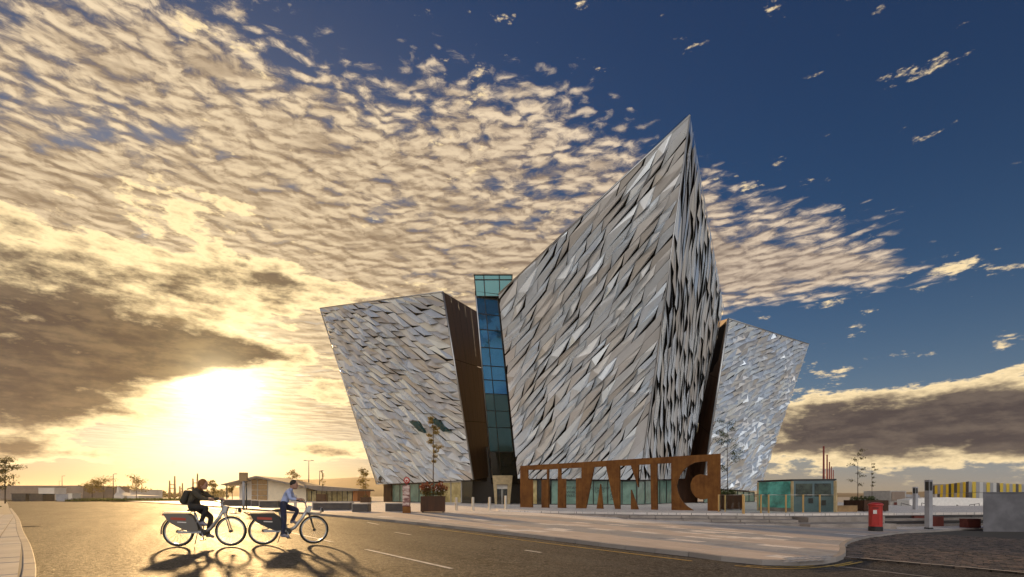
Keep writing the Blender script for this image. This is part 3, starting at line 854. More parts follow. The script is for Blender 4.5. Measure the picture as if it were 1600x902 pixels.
# depth grows down the strip: convert the picture rows to places along the leaning glass
def vfix(y):
    lo, hi = 0., 1.
    for _ in range(40):
        m = (lo+hi)/2; p = gq(.3, m); yy = HZ-(p.z-CAM_Z)/p.y*FPX
        if yy < y: lo = m
        else: hi = m
    return lo
vv = [vfix(y) for y in rows]
ng = plane_of(gt0, gt1, gb0)
for k in range(len(vv)-1):
    for u0, u1 in ((0, .4), (.4, 1.0)):
        q = [gq(u0+.012, vv[k]+.0025), gq(u0+.012, vv[k+1]-.0025), gq(u1-.012, vv[k+1]-.0025), gq(u1-.012, vv[k]+.0025)]
        jit = ng*random.uniform(-.04, .04)
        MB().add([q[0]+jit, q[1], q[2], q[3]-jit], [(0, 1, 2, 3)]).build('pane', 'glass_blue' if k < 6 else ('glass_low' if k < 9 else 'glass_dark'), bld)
    MB().tube([gq(0, vv[k])+ng*.03, gq(1, vv[k])+ng*.03], .06, 6).build('transom', 'frame_dark', bld)
for u in (0, .4, 1.0): MB().tube([gq(u, 0)+ng*.03, gq(u, 1)+ng*.03], .06 if u else .10, 6).build('mullion', 'frame_dark' if u else 'edge_metal', bld)
MB().add([gq(-.05, -.02)-ng*.4, gq(-.05, 1.05)-ng*.4, gq(1.2, 1.05)-ng*.4, gq(1.25, -.02)-ng*.4], [(0, 1, 2, 3)]).build('atrium_backing', 'membrane', bld)
# glazed lift box on top
tb = [P(741, 430, 69), P(800, 430, 69), P(800, 463.5, 69.2), P(744, 463.5, 69.2)]
dp = Vector((0, 4.5, 0))
mb = MB()
for a in range(2):
    for b in range(4):
        u0, u1 = (0, .25, .66, 1.0)[b if b < 3 else 2], (0, .25, .66, 1.0)[min(b+1, 3)]
        if b == 3: continue
        v0, v1 = ((0, .22), (.22, 1))[a]
        Q = lambda u, v: tb[0].lerp(tb[1], u).lerp(tb[3].lerp(tb[2], u), v)
        MB().add([Q(u0+.01, v0+.02), Q(u0+.01, v1-.02), Q(u1-.01, v1-.02), Q(u1-.01, v0+.02)], [(0, 1, 2, 3)]).build('pane', 'glass_top', bld)
mb = MB()
for u in (0, .25, .66, 1.0): mb.tube([Q(u, 0)-Vector((0, .03, 0)), Q(u, 1)-Vector((0, .03, 0))], .07, 6)
for v in (0, .22, 1.0): mb.tube([Q(0, v)-Vector((0, .03, 0)), Q(1, v)-Vector((0, .03, 0))], .07, 6)
for k in range(4): mb.tube([Q(.05+k*.22, .3)+Vector((0, .6, 0)), Q(.22+k*.22, .95)+Vector((0, .6, 0))], .10, 6)
mb.build('lift_frame', 'frame_dark', bld)
mb = MB(); mb.add([tb[0], tb[3], tb[3]+dp, tb[0]+dp], [(0, 1, 2, 3)]); mb.add([tb[0]+dp, tb[1]+dp, tb[2]+dp, tb[3]+dp], [(0, 1, 2, 3)]); mb.build('lift_side', 'glass_top', bld)
MB().add([tb[0]+Vector((-.1, -.1, .06)), tb[1]+Vector((.1, -.1, .06)), tb[1]+dp+Vector((0, 0, .06)), tb[0]+dp+Vector((0, 0, .06))], [(0, 1, 2, 3)]).build('lift_roof', 'frame_dark', bld)
# -- ground floor glazing under each hull
def glazing(a, b, top0, top1, n, m, base0=0.0, base1=0.0, skip=(), white=()):
    """upright panes between two plan points, heads following the soffit"""
    a = Vector(a); b = Vector(b); t = (b-a).normalized(); nn = Vector((t.y, -t.x))
    if nn.dot(-a) < 0: nn = -nn
    for k in range(n):
        u0, u1 = k/n, (k+1)/n; p, q = a.lerp(b, u0), a.lerp(b, u1)
        z0, z1 = base0+(base1-base0)*u0, base0+(base1-base0)*u1; h0, h1 = top0+(top1-top0)*u0, top0+(top1-top0)*u1
        p2, q2 = p+t*.05, q-t*.05
        mm = m(k) if callable(m) else m
        MB().add([(p2.x, p2.y, z0+.1), (q2.x, q2.y, z1+.1), (q2.x, q2.y, h1-.1), (p2.x, p2.y, h0-.1)], [(0, 1, 2, 3)]).build('pane', mm, bld)
        fr = 'frame_white' if k in white else 'frame_dark'
        mb = MB()
        for w_, zz, hh in ((p, z0, h0), (q, z1, h1)): mb.box((w_.x+nn.x*.04, w_.y+nn.y*.04, (zz+hh)/2), (.12 if fr == 'frame_white' else .09, .12, hh-zz), math.atan2(t.y, t.x))
        mb.box(((p.x+q.x)/2+nn.x*.03, (p.y+q.y)/2+nn.y*.03, (h0+h1)/2-.07), ((q-p).length-.1, .1, .14), math.atan2(t.y, t.x))
        mb.box(((p.x+q.x)/2+nn.x*.03, (p.y+q.y)/2+nn.y*.03, (z0+z1)/2+.06), ((q-p).length-.1, .1, .12), math.atan2(t.y, t.x))
        mb.build('window_frame', fr, bld)
g0 = LBL.lerp(LBR, .1)+Vector((.9, .9, 0)); g1 = LBR+Vector((-.2, .6, 0))
glazing(g0.xy, LBL.lerp(LBR, .66).xy+Vector((.6, .6)), LBL.z-.05, LBL.lerp(LBR, .66).z-.05, 5, 'glass_green', .12, .1)
glazing(LBL.lerp(LBR, .67).xy+Vector((.6, .6)), g1.xy, LBL.lerp(LBR, .66).z-.05, LBR.z-.1, 3, lambda k: 'glass_dark' if k > 1 else 'glass_warm', .1, .08, white=(0, 1))
pl = LBL.lerp(LBR, .03)+Vector((.6, .6, 0))
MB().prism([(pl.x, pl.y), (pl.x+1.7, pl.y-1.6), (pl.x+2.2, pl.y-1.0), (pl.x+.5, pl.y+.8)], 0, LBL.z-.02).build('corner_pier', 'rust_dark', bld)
gp0 = Cc+Vector((.8, 1.0, 0)); gp1 = B+Vector((-.2, 1.0, 0)); ge = Eb+Vector((-1.2, -.2, 0))
glazing(gp0.xy, gp1.xy, Cc.z-.05, B.z-.05, 8, lambda k: 'glass_dark' if k in (1,) else ('glass_warm' if k == 0 else 'glass_green'))
glazing(gp1.xy, ge.xy, B.z-.05, Eb.z-.1, 6, lambda k: 'glass_green' if k < 5 else 'glass_dark')
gw0 = RBL+Vector((.5, 1.0, 0)); gw1 = RBR+Vector((-.8, .4, 0))
glazing(gw0.xy, gw1.xy, RBL.z-.1, RBR.z-.1, 8, 'glass_green')
MB().prism([(1, 90), (31, 90), (33, 118), (0, 118)], 0, 30).build('rear_sun_block', 'rust_dark', bld)  # unseen rear mass, added to keep low sun out of the recess
# dark recess between the wings and the prow, with the entrance portal
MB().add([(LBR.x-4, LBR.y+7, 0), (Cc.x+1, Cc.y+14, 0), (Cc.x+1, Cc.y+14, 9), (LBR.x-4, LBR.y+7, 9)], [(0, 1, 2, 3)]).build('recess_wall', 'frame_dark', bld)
MB().add([(Eb.x-2, Eb.y+2, 0), (RBL.x+1, RBL.y+5, 0), (RBL.x+1, RBL.y+5, 12), (Eb.x-2, Eb.y+2, 12)], [(0, 1, 2, 3)]).build('recess_wall', 'rust_dark', bld)
pd = 73
pp = lambda x, y: P(x, y, pd)
mb = MB()
outer = [pp(769.5, 743), pp(801, 743), pp(796.5, 790), pp(773.5, 790)]; inn_ = [pp(776, 757), pp(793, 757), pp(792.5, 789.7), pp(776.5, 789.7)]
ring = outer+inn_
dv = Vector((0, 1.6, 0)); mb.add(ring+[p+dv for p in ring], [(0, 4, 5, 1), (1, 5, 6, 2), (3, 7, 4, 0), (0, 1, 9, 8), (1, 2, 10, 9), (3, 0, 8, 11), (4, 12, 13, 5), (7, 15, 12, 4), (5, 13, 14, 6)])
portal = mb.build('portal', 'portal', bld)
MB().add([pp(776.2, 757.2)+dv*.4, pp(792.8, 757.2)+dv*.4, pp(792.8, 764)+dv*.4, pp(776.2, 764)+dv*.4], [(0, 1, 2, 3)]).build('head_panel', 'white', portal)
for x0, x1 in ((776.6, 784.2), (784.8, 792.4)):
    MB().add([pp(x0, 764.2)+dv*.45, pp(x1, 764.2)+dv*.45, pp(x1, 789.8)+dv*.45, pp(x0, 789.8)+dv*.45], [(0, 1, 2, 3)]).build('door', 'glass_dark', portal)
    MB().tube([pp(x0+.5 if x0 > 780 else x1-.5, 764.5)+dv*.42, pp(x0+.5 if x0 > 780 else x1-.5, 789.5)+dv*.42], .045, 6).build('door_stile', 'frame_white', portal)
# two slot windows in the left wing
for pts in (((643, 657), (656, 658), (668, 676), (659, 673)), ((674, 653), (687, 655), (707, 673), (697, 674))):
    q = [on_plane(x, y, LBL, nLW)+nLW*.60 for x, y in pts]
    mb = MB(); bk = [p-nLW*.6 for p in q]; mb.add(q+bk, [(0, 1, 2, 3), (0, 4, 5, 1), (1, 5, 6, 2), (2, 6, 7, 3), (3, 7, 4, 0)]); mb.build('slot_window', 'glass_low', bld)
# bracket lamp on the wing corner
c0 = P(594, 752, LBL.y-2.2)
MB().tube([c0+Vector((.5, 1.2, -.3)), c0+Vector((.1, .4, -.3)), c0], .09, 6).ball(c0+Vector((0, 0, .45)), (.3, .3, .42)).build('bracket_lamp', 'black_paint', bld)
# lettering on the glass
def text(body, loc, size, rz, m, parent, name='lettering', rx=90, ext=.004):
    cu = bpy.data.curves.new(name, 'FONT'); cu.body = body; cu.size = size; cu.extrude = ext; cu.materials.append(M_[m])
    tmp = bpy.data.objects.new('tmp', cu); C.objects.link(tmp)
    dg = bpy.context.evaluated_depsgraph_get(); dg.update()
    me = bpy.data.meshes.new_from_object(tmp.evaluated_get(dg)); bpy.data.objects.remove(tmp)
    o = bpy.data.objects.new(name, me); C.objects.link(o); o.parent = parent
    o.location = Vector(loc)-WL[parent.name]; o.rotation_euler = (R(rx), 0, rz); return o
tv = (gp1-gp0); tv.z = 0; rzg = math.atan2(tv.y, tv.x)
def on_glass(u, z): p = gp0.lerp(gp1, u); return (p.x, p.y-.12, z)
for u, z, t in ((.385, 2.1, 'TITANIC'), (.385, 1.55, 'WHICH'), (.385, 1.05, 'WAS BUI'), (.60, 2.05, 'STEAMSHIP'), (.64, 1.65, 'LINES'), (.77, 1.75, 'BOA'), (.77, 1.2, 'ATL'), (.77, .7, 'ZAB')):
    text(t, on_glass(u, z), .50 if u < .7 else .62, rzg, 'print', bld)

# ------------------------------------------------------------------ the cut-out sign
SL, SR = Vector((.93, 53.3)), Vector((16.25, 40.0))
st_ = (SR-SL).normalized(); sn = Vector((st_.y, -st_.x))
if sn.dot(-SL) < 0: sn = -sn
def sign_pt(zx, zy):
    x, y = 780+zx/4.444, 690+zy/4.444
    p = on_plane(x, y, Vector((SL.x, SL.y, 0)), Vector((sn.x, sn.y, 0)))
    return ((Vector((p.x, p.y))-SL).dot(st_), max(p.z, PZ))
def arc(cx, cy, rx, ry, a0, a1, n=12): return [(cx+rx*math.cos(R(a0+(a1-a0)*k/n)), cy-ry*math.sin(R(a0+(a1-a0)*k/n))) for k in range(n+1)]
outline = [(150, 470), (150, 170), (1535, 85), (1535, 500), (1450, 500), (1450, 396)]
outline += [(1425, 402), (1400, 402), (1370, 388), (1346, 360), (1333, 325), (1333, 292), (1345, 258), (1368, 236), (1400, 227), (1448, 236)]
outline += [(1448, 140), (1405, 140), (1360, 147), (1318, 166), (1285, 193), (1258, 230), (1240, 270), (1232, 308), (1238, 345), (1252, 385), (1275, 420), (1305, 450), (1350, 482), (1350, 500), (1200, 500)]
outline += [(1197, 150), (1098, 155), (1100, 500), (1058, 500), (1055, 158), (970, 162), (968, 318), (918, 167), (838, 170), (840, 500), (808, 500)]
outline += [(745, 173), (660, 178), (603, 500), (537, 500), (537, 255), (575, 255), (575, 182), (430, 188), (430, 258), (462, 258), (462, 500), (410, 500)]
outline += [(412, 190), (345, 194), (345, 500), (298, 500), (298, 265), (335, 265), (335, 195), (200, 198), (200, 265), (232, 265), (232, 500), (150, 500)]
islands = [[(705, 295), (722, 500), (680, 500)], [(918, 335), (968, 500), (918, 500)]]
def plate(polys, name, m, parent, thick=.22):
    cu = bpy.data.curves.new('plate', 'CURVE'); cu.dimensions = '2D'; cu.fill_mode = 'BOTH'; cu.extrude = thick/2
    for pl in polys:
        s = cu.splines.new('POLY'); s.points.add(len(pl)-1); s.use_cyclic_u = True
        for p, q in zip(s.points, pl): p.co = (q[0], q[1], 0, 1)
    tmp = bpy.data.objects.new('tmp', cu); C.objects.link(tmp); dg = bpy.context.evaluated_depsgraph_get(); dg.update()
    me = bpy.data.meshes.new_from_object(tmp.evaluated_get(dg)); bpy.data.objects.remove(tmp)
    ang = math.atan2(st_.y, st_.x)
    T = Matrix.Translation((SL.x, SL.y, 0)) @ Matrix.Rotation(ang, 4, 'Z') @ Matrix.Rotation(R(90), 4, 'X')
    me.transform(T); me.materials.clear(); me.materials.append(M_[m])
    o = bpy.data.objects.new(name, me); C.objects.link(o); o.parent = parent; o.location = -WL[parent.name]; WL[o.name] = Vector()
    return o
sg = thing('letter_sign', 'long rusty steel sign with TITANIC letters cut out of it', 'sign', (SL.lerp(SR, .5).x, SL.lerp(SR, .5).y, PZ))
plate([[sign_pt(*p) for p in outline]], 'sign_plate', 'corten', sg)
for isl in islands: plate([[sign_pt(*p) for p in isl]], 'letter_counter', 'corten', sg)

# ------------------------------------------------------------------ bollards and balustrade
def post(x, y, top, z, r, m, name, label, cat, group):
    b = level_at(x, y, z); h = (y-top)/FPX*b.y; t = thing(name, label, cat, b, group)
    MB().lathe(b, [(r, 0), (r, h*.93), (r*.97, h*.985), (r*.6, h)], 14).build('shaft', m, t)
    MB().lathe(b, [(r*1.25, 0), (r*1.25, .03), (r*1.02, .035)], 14).build('foot_ring', m, t)
    return t
for x, y, tp, lb in ((713, 798.3, 777.3, 'steel bollard nearest the big flower planter'), (739, 798, 777, 'steel bollard in front of the white framed windows'), (765, 797.5, 776.8, 'steel bollard in front of the dark recess'), (790, 796, 774.5, 'steel bollard in front of the gold entrance portal')):
    post(x, y, tp, .03, .11, 'steel', 'bollard', lb, 'bollard', 'bollards in front of the entrance')
bal = thing('glass_balustrade', 'glass balustrade on golden posts at the top of the steps', 'balustrade', level_at(1200, 801, PZ))
bp_px = [(1123, 800), (1161, 802.5), (1189, 802), (1201, 801.5), (1228, 801), (1255, 801), (1281, 801), (1307, 800.5)]
bpt = [level_at(x, y, PZ) for x, y in bp_px]
for p in bpt:
    MB().box((p.x, p.y, PZ+.64), (.07, .09, 1.28), .3).build('post', 'brass', bal)
for a, b in zip(bpt, bpt[1:]):
    t = (b-a).normalized()
    MB().add([a+t*.06+Vector((0, 0, .12)), b-t*.06+Vector((0, 0, .12)), b-t*.06+Vector((0, 0, 1.2)), a+t*.06+Vector((0, 0, 1.2))], [(0, 1, 2, 3)]).build('glass_sheet', 'clear_glass', bal)
    MB().tube([a+Vector((0, 0, 1.25)), b+Vector((0, 0, 1.25))], .02, 6).build('rail', 'steel', bal)
for x, y, tp, lb in ((1133, 799.5, 773.5, 'slim golden post beside the right end of the rusty sign'), (1162.6, 803, 774.5, 'slim golden post on the step edge right of the dark planter')):
    post(x, y, tp, PZ, .05, 'brass', 'slim_post', lb, 'post', 'slim golden posts')

# ------------------------------------------------------------------ kiosk
kc, kl, kr = level_at(1238, 800, PZ), level_at(1185, 798, PZ), level_at(1305, 800.6, PZ)
kh = 50/FPX*kc.y
ki = thing('glass_kiosk', 'low turquoise glass kiosk with picture panels and flat roof', 'kiosk', kc)
kb = kl+kr-kc
def wallq(a, b, u0, u1, v0, v1, out=0.0):
    n = (b-a).normalized(); nn = Vector((n.y, -n.x, 0)); nn = nn if nn.dot(-a) > 0 else -nn
    f = lambda u, v: a.lerp(b, u)+Vector((0, 0, v*kh))+nn*out
    return [f(u0, v0), f(u1, v0), f(u1, v1), f(u0, v1)]
def quadpart(name, q, m, parent): return MB().add(q, [(0, 1, 2, 3)]).build(name, m, parent)
MB().prism([(p.x, p.y) for p in (kc, kr, kb, kl)], PZ, PZ+kh*.97).build('kiosk_body', 'concrete_grey', ki)
MB().prism([(p.x+(p.x-kc.lerp(kb, .5).x)*.03, p.y+(p.y-kc.lerp(kb, .5).y)*.03) for p in (kc, kr, kb, kl)], PZ+kh*.97+.003, PZ+kh*1.02).build('kiosk_roof', 'frame_dark', ki)
quadpart('glass_wall', wallq(kl, kc, .02, .98, .1, .96, .02), 'glass_cyan', ki)
for k in range(4): quadpart('glass_strip', wallq(kl, kc, .03+k*.235, .03+k*.235+.225, .42, .90, .05), 'glass_cyan', ki)
quadpart('plinth_band', wallq(kl, kc, .0, 1.0, .0, .12, .06), 'stone_step', ki)
mat('kiosk_blue', base=(.10, .16, .18), rough=.35, var=.15, vscale=1.5)
quadpart('blue_wall', wallq(kc, kr, .01, .99, .005, .965, .02), 'kiosk_blue', ki)
quadpart('picture_panel', wallq(kc, kr, .08, .47, .48, .88, .05), 'glass_art', ki); quadpart('picture_panel', wallq(kc, kr, .52, .90, .48, .88, .05), 'glass_art', ki)
for u, v, s in ((.43, .36, .055), (.73, .30, .05)):
    q = wallq(kc, kr, u-s, u+s, v-.09, v+.07, .10); quadpart('meter_box', q, 'black_paint', ki)
for p in (kc, kl, kr): MB().box((p.x, p.y, PZ+kh*.48), (.16, .16, kh*.955), .6).build('corner_post', 'portal', ki)

# ------------------------------------------------------------------ post box
pb = ground_at(1368, 830, KH); t = thing('pillar_box', 'red cylindrical pillar post box with black base on the pavement', 'post box', pb)
r = .305
MB().lathe(pb, [(r*1.06, 0), (r*1.06, .20), (r*1.02, .215), (r*1.02, .245)], 28).build('plinth', 'black_paint', t)
body = MB().lathe(pb, [(r, .246), (r, 1.30), (r*1.05, 1.31), (r*1.05, 1.335)], 28).build('body', 'red_paint', t)
MB().lathe(pb, [(r*1.12, 1.336), (r*1.14, 1.36), (r*1.12, 1.40), (r*.95, 1.44), (r*.55, 1.475), (0.02, 1.49)], 28).build('cap', 'red_paint', t)
dv_ = Vector((-pb.x, -pb.y, 0)).normalized(); sd = Vector((-dv_.y, dv_.x, 0))
def face_box(c, w, h, out, m, nm, par):
    return MB().box(pb+dv_*(r+out)+sd*c[0]+Vector((0, 0, c[1])), (w, .02, h), math.atan2(sd.y, sd.x)).build(nm, m, par)
face_box((-.02, 1.0), .16, .19, .005, 'white', 'notice_plate', t); face_box((0, 1.2), .26, .035, .0, 'black_paint', 'letter_slot', t); face_box((0, 1.235), .30, .02, .02, 'red_paint', 'slot_hood', t)
face_box((.0, .62), .30, .58, -.010, 'red_paint', 'door', t)

# ------------------------------------------------------------------ right side pillars, wall, seats
def pillar(x0, x1, ytop, ybot, label, zoff=KH):
    xm = (x0+x1)/2; b = ground_at(xm, ybot, zoff); w = (x1-x0)/FPX*b.y*.8; h = (ybot-ytop)/FPX*b.y
    t = thing('light_pillar', label, 'pillar', b, 'square light pillars on the right')
    MB().box(b+Vector((0, 0, h*.39)), (w, w, h*.78), .25).build('shaft', 'concrete_grey', t, bevel=.01)
    MB().box(b+Vector((0, 0, .04)), (w*1.12, w*1.12, .08), .25).build('base_plate', 'frame_dark', t)
    MB().box(b+Vector((0, 0, h*.87)), (w*.84, w*.84, h*.178), .25).build('lamp_housing', 'frame_dark', t)
    for s in (-1, 1):
        for q in (-1, 1):
            c = Vector((s*w*.45, q*w*.45, 0)); c.rotate(Matrix.Rotation(.25, 3, 'Z')); MB().box(b+c+Vector((0, 0, h*.87)), (w*.1, w*.1, h*.18), .25).build('corner_fin', 'concrete_grey', t)
    MB().box(b+Vector((0, 0, h*.98)), (w, w, h*.04), .25).build('cap', 'concrete_grey', t)
    return b
pillar(1446.4, 1455.5, 750, 826.5, 'taller nearer concrete light pillar beside the grey wall block')
pillar(1427, 1433.2, 761, 807.5, 'smaller farther concrete light pillar behind the post box', .3)
wb = ground_at(1536, 828, KH); wh = 59/FPX*wb.y
wl = [Vector((wb.x, wb.y)), Vector((wb.x+1.2, wb.y-.15)), Vector((wb.x+7, wb.y-.9)), Vector((wb.x+7.5, wb.y+.6)), Vector((wb.x*1.05+.05, wb.y*1.05))]
wt = thing('wall_block', 'plain grey rendered wall block at the right edge', 'wall', (wb.x, wb.y, wb.z))
MB().prism([tuple(p) for p in wl], wb.z-.3, wb.z+wh-.06).build('wall_body', 'wall_grey', wt, bevel=.015)
MB().prism([(p.x+(.03 if i in (2, 3) else -.03), p.y+(-.03 if i < 3 else .03)) for i, p in enumerate(wl)], wb.z+wh-.057, wb.z+wh).build('coping', 'wall_grey', wt, bevel=.01)
fb = ground_at(1549, 826.5, KH)
solo(MB().box(fb+Vector((0, -.2, .06)), (.9, .4, .16)), 'kerb_block', 'dark_stone', 'low dark block at the foot of the grey wall', 'block', bevel=.02)
def seat(x0, x1, ytop, ybot, m, label, zoff=KH, dep=.6, cat='seat', group=None, cap=None, z=None, rz=0.0):
    xm = (x0+x1)/2; b = level_at(xm, ybot, z) if z is not None else ground_at(xm, ybot, zoff)
    w = (x1-x0)/FPX*b.y; h = (ybot-ytop)/FPX*b.y
    t = thing('bench_block', label, cat, b, group)
    if cap:
        MB().box(b+Vector((0, dep/2, h*.44)), (w*.98, dep, h*.88), rz).build('plinth', m, t, bevel=.02)
        MB().box(b+Vector((0, dep/2, h*.943)), (w, dep*1.06, h*.115), rz).build('seat_slab', cap, t, bevel=.015)  # sunlit top put into the colour as a paler slab
        MB().box(b+Vector((-w*.497, dep/2, h*.44)), (w*.03, dep*1.02, h*.879), rz).build('sunlit_end', cap, t)  # sunlight on the left end, painted as a thin pale slab
    else:
        MB().box(b+Vector((0, dep/2, h*.44)), (w, dep, h*.88), rz).build('plinth', m, t, bevel=.02)
        MB().box(b+Vector((0, dep/2, h*.94)), (w*1.01, dep*1.04, h*.115), rz).build('seat_slab', m, t, bevel=.015)
    return t
seat(1428, 1446, 806, 820.5, 'red_dark', 'dark red seat block left of the tall light pillar', group='dark red seat blocks')
seat(1457, 1475, 807, 822.5, 'red_dark', 'dark red seat block right of the tall light pillar', group='dark red seat blocks')
seat(1512, 1533, 811, 825, 'red_dark', 'dark red seat block against the grey wall', group='dark red seat blocks')
# terraced stone seats behind
for k in range(1, 6):
    for q in range(9):
        L2 = lambda u, kk: (24.35+35.6*u, 34.98+7*u-.55*kk)
        u0, u1 = q/9+.0008, (q+1)/9-.0008
        MB().prism([L2(u0, k), L2(u1, k), L2(u1, k-1-.03), L2(u0, k-1-.03)], -1.3, PZ-.165*k+random.uniform(-.003, .003)).build('terrace_block', 'stone_step' if k in (2, 4) else 'dark_stone', plaza, bevel=.01)

# ------------------------------------------------------------------ benches on the left
G1 = 'stone benches along the pavement'
seat(488, 547, 785, 797, 'dark_stone', 'long dark bench block nearest the second cyclist', z=.12, dep=1.0, group=G1, cap='pale_or_sunlit_stone', cat='bench')
seat(550, 574.5, 786.5, 800, 'dark_stone', 'short dark bench block right of the long one', z=.12, dep=.9, group=G1, cap='pale_or_sunlit_stone', cat='bench')
seat(602, 630, 786, 799.5, 'dark_stone', 'dark bench block beside the poster totem', z=.11, dep=1.1, group=G1, cap='pale_or_sunlit_stone', cat='bench')
seat(345, 392, 780.5, 790.5, 'dark_stone', 'dark bench block left of and behind the signal pole', z=.12, dep=1.2, group=G1, cap='pale_or_sunlit_stone', cat='bench')
seat(392.5, 404, 781.5, 791, 'dark_stone', 'shortest bench block just right of the signal pole', z=.12, dep=1.2, group=G1, cap='pale_or_sunlit_stone', cat='bench')
seat(405, 434, 782, 793, 'dark_stone', 'bench block directly behind the cyclist in the blue hoodie', z=.12, dep=1.2, group=G1, cap='pale_or_sunlit_stone', cat='bench')

# ------------------------------------------------------------------ plants
def leaf_cloud(mb, c, rad, n, size, rn, mi=0, flat=1.0):
    for _ in range(n):
        while True:
            d = Vector((rn.uniform(-1, 1), rn.uniform(-1, 1), rn.uniform(-1, 1)))
            if d.length < 1: break
        p = c+Vector((d.x*rad[0], d.y*rad[1], d.z*rad[2])); s = size*rn.uniform(.6, 1.4)
        a = Vector((rn.uniform(-1, 1), rn.uniform(-1, 1), rn.uniform(-1, 1))).normalized(); b = a.orthogonal().normalized()
        b.rotate(Matrix.Rotation(rn.uniform(0, 6.28), 3, a))
        c2 = a.cross(b)*.45*s; b = b*s
        mb.add([p-b, p+c2, p+b*1.0, p-c2], [(0, 1, 2, 3)], mi)
def sapling(name, b, h, spread, leafm, seed, label, group, dens=60, lo=.3, trunk=.05, size=.09, cat='tree', col=.4):
    rn = random.Random(seed); t = thing(name, label, cat, b, group)
    pts = [b+Vector((math.sin(k*1.1+seed)*.02*h*.3*(k/6), math.cos(k*.9+seed)*.02*h*.3*(k/6), h*k/6)) for k in range(7)]
    tr = MB().tube(pts, [trunk*(1-.13*k) for k in range(7)], 7)
    cr = MB(); nb = max(7, int(h*2.6))
    for k in range(nb):
        f = lo+(1-lo)*(k+.5)/nb; z = h*f; i = min(5, int(f*6)); p = pts[i].lerp(pts[i+1], f*6-i)
        a = rn.uniform(0, 6.28); L = spread*(1.15-.75*abs(f-.55)*1.6)*rn.uniform(.5, 1.15)
        e = p+Vector((math.cos(a)*L, math.sin(a)*L, L*rn.uniform(.25, .8)))
        m = p.lerp(e, .55)+Vector((0, 0, L*.1)); tr.tube([p, m, e], [trunk*.35, trunk*.22, trunk*.10], 5)
        for q, s in ((m, .6), (e, 1.0), (m.lerp(e, .5), .8)):
            leaf_cloud(cr, q, (spread*col*s, spread*col*s, spread*col*.6*s), max(2, int(dens/nb*s)), size, rn)
    tr.build('trunk', 'bark', t); cr.build('crown', leafm, t)
    return t
def planter(x0, x1, ytop, ybot, label, z=.1, legs=True, fill='leaf_olive', fh=.4, seed=1, flowers=False, m='rust_dark', n=700):
    xm = (x0+x1)/2; b = level_at(xm, ybot, z); w = (x1-x0)/FPX*b.y; h = (ybot-ytop)/FPX*b.y
    c = b+Vector((0, w*.5, 0)); rz = .12; t = thing('planter', label, 'planter', c, 'square rusty planters'); k = .04; hb = h*.05 if legs else 0
    for i in range(4):
        a = rz+i*math.pi/2; d = Vector((math.cos(a), math.sin(a), 0))
        MB().box(c+d*(w/2-k/2)+Vector((0, 0, hb+(h-hb)/2)), (k, w-(0 if i % 2 else 2*k+.004), h-hb), a).build('side_panel', m, t)
    for sx in (-1, 1):
        for sy in (-1, 1):
            q = Vector((sx*w*.42, sy*w*.42, 0)); q.rotate(Matrix.Rotation(rz, 3, 'Z')); MB().box(c+q+Vector((0, 0, hb/2)), (.1, .1, hb), rz).build('leg', 'black_paint', t)
    MB().box(c+Vector((0, 0, h*.93)), (w-2*k-.01, w-2*k-.01, .04), rz).build('soil', 'joint', t)
    rn = random.Random(seed); mb = MB()
    for q in range(14 if n > 300 else 7):
        a = rn.uniform(0, 6.28); rr = w*.45*math.sqrt(rn.random())
        leaf_cloud(mb, c+Vector((math.cos(a)*rr, math.sin(a)*rr, h+fh*rn.uniform(.0, .55))), (w*.16, w*.16, fh*.5), n//14, .075, rn, 0)
        if flowers:
            leaf_cloud(mb, c+Vector((math.cos(a)*rr, math.sin(a)*rr, h+fh*rn.uniform(.5, 1.0))), (w*.17, w*.17, fh*.32), n//20, .085, rn, 1)
    f = mb.build('foliage', [fill, 'leaf_red'], t)
    if flowers:
        for q in range(26):
            a = rn.uniform(0, 6.28); rr = w*.55*math.sqrt(rn.random()); MB().ball(c+Vector((math.cos(a)*rr, math.sin(a)*rr, h+fh*rn.uniform(.35, .9))), .035, 6, 4).build('flower', 'petal', t)
    return c+Vector((0, 0, h*.93))
pc = planter(655, 693, 775.5, 801, 'large rusty planter with red flowers in front of the left wing', .1, flowers=True, fh=.75, seed=5, n=900)
sapling('sapling', pc, 5.3, .42, 'leaf_gold', 4, 'slender golden-leaved sapling growing in the flower planter', 'young planted trees', dens=900, lo=.42, trunk=.05, size=.045, col=.55)
pc = planter(1127, 1160, 773, 797, 'dark planter with tall grass right of the rusty sign', PZ, fill='leaf_green', fh=.45, seed=9, m='rust_dark')
sapling('sapling', pc, 6.2, 1.0, 'leaf_green', 8, 'sparse sapling in the dark planter right of the sign', 'young planted trees', dens=520, lo=.3, trunk=.045, size=.06, col=.42)
pc = planter(1346, 1388, 782, 799.5, 'wide dark planter behind the red post box', PZ, fill='leaf_green', fh=.35, seed=12, n=500)
sapling('sapling', pc+Vector((-.6, 0, 0)), 3.9, .6, 'leaf_olive', 15, 'thin bare-looking sapling behind the post box', 'young planted trees', dens=220, lo=.25, trunk=.03, size=.05, col=.42)
sapling('sapling', pc+Vector((.7, .3, 0)), 3.0, .3, 'leaf_olive', 19, 'thinner twig-like sapling right of the other one behind the post box', 'young planted trees', dens=110, lo=.3, trunk=.022, size=.045, col=.5)

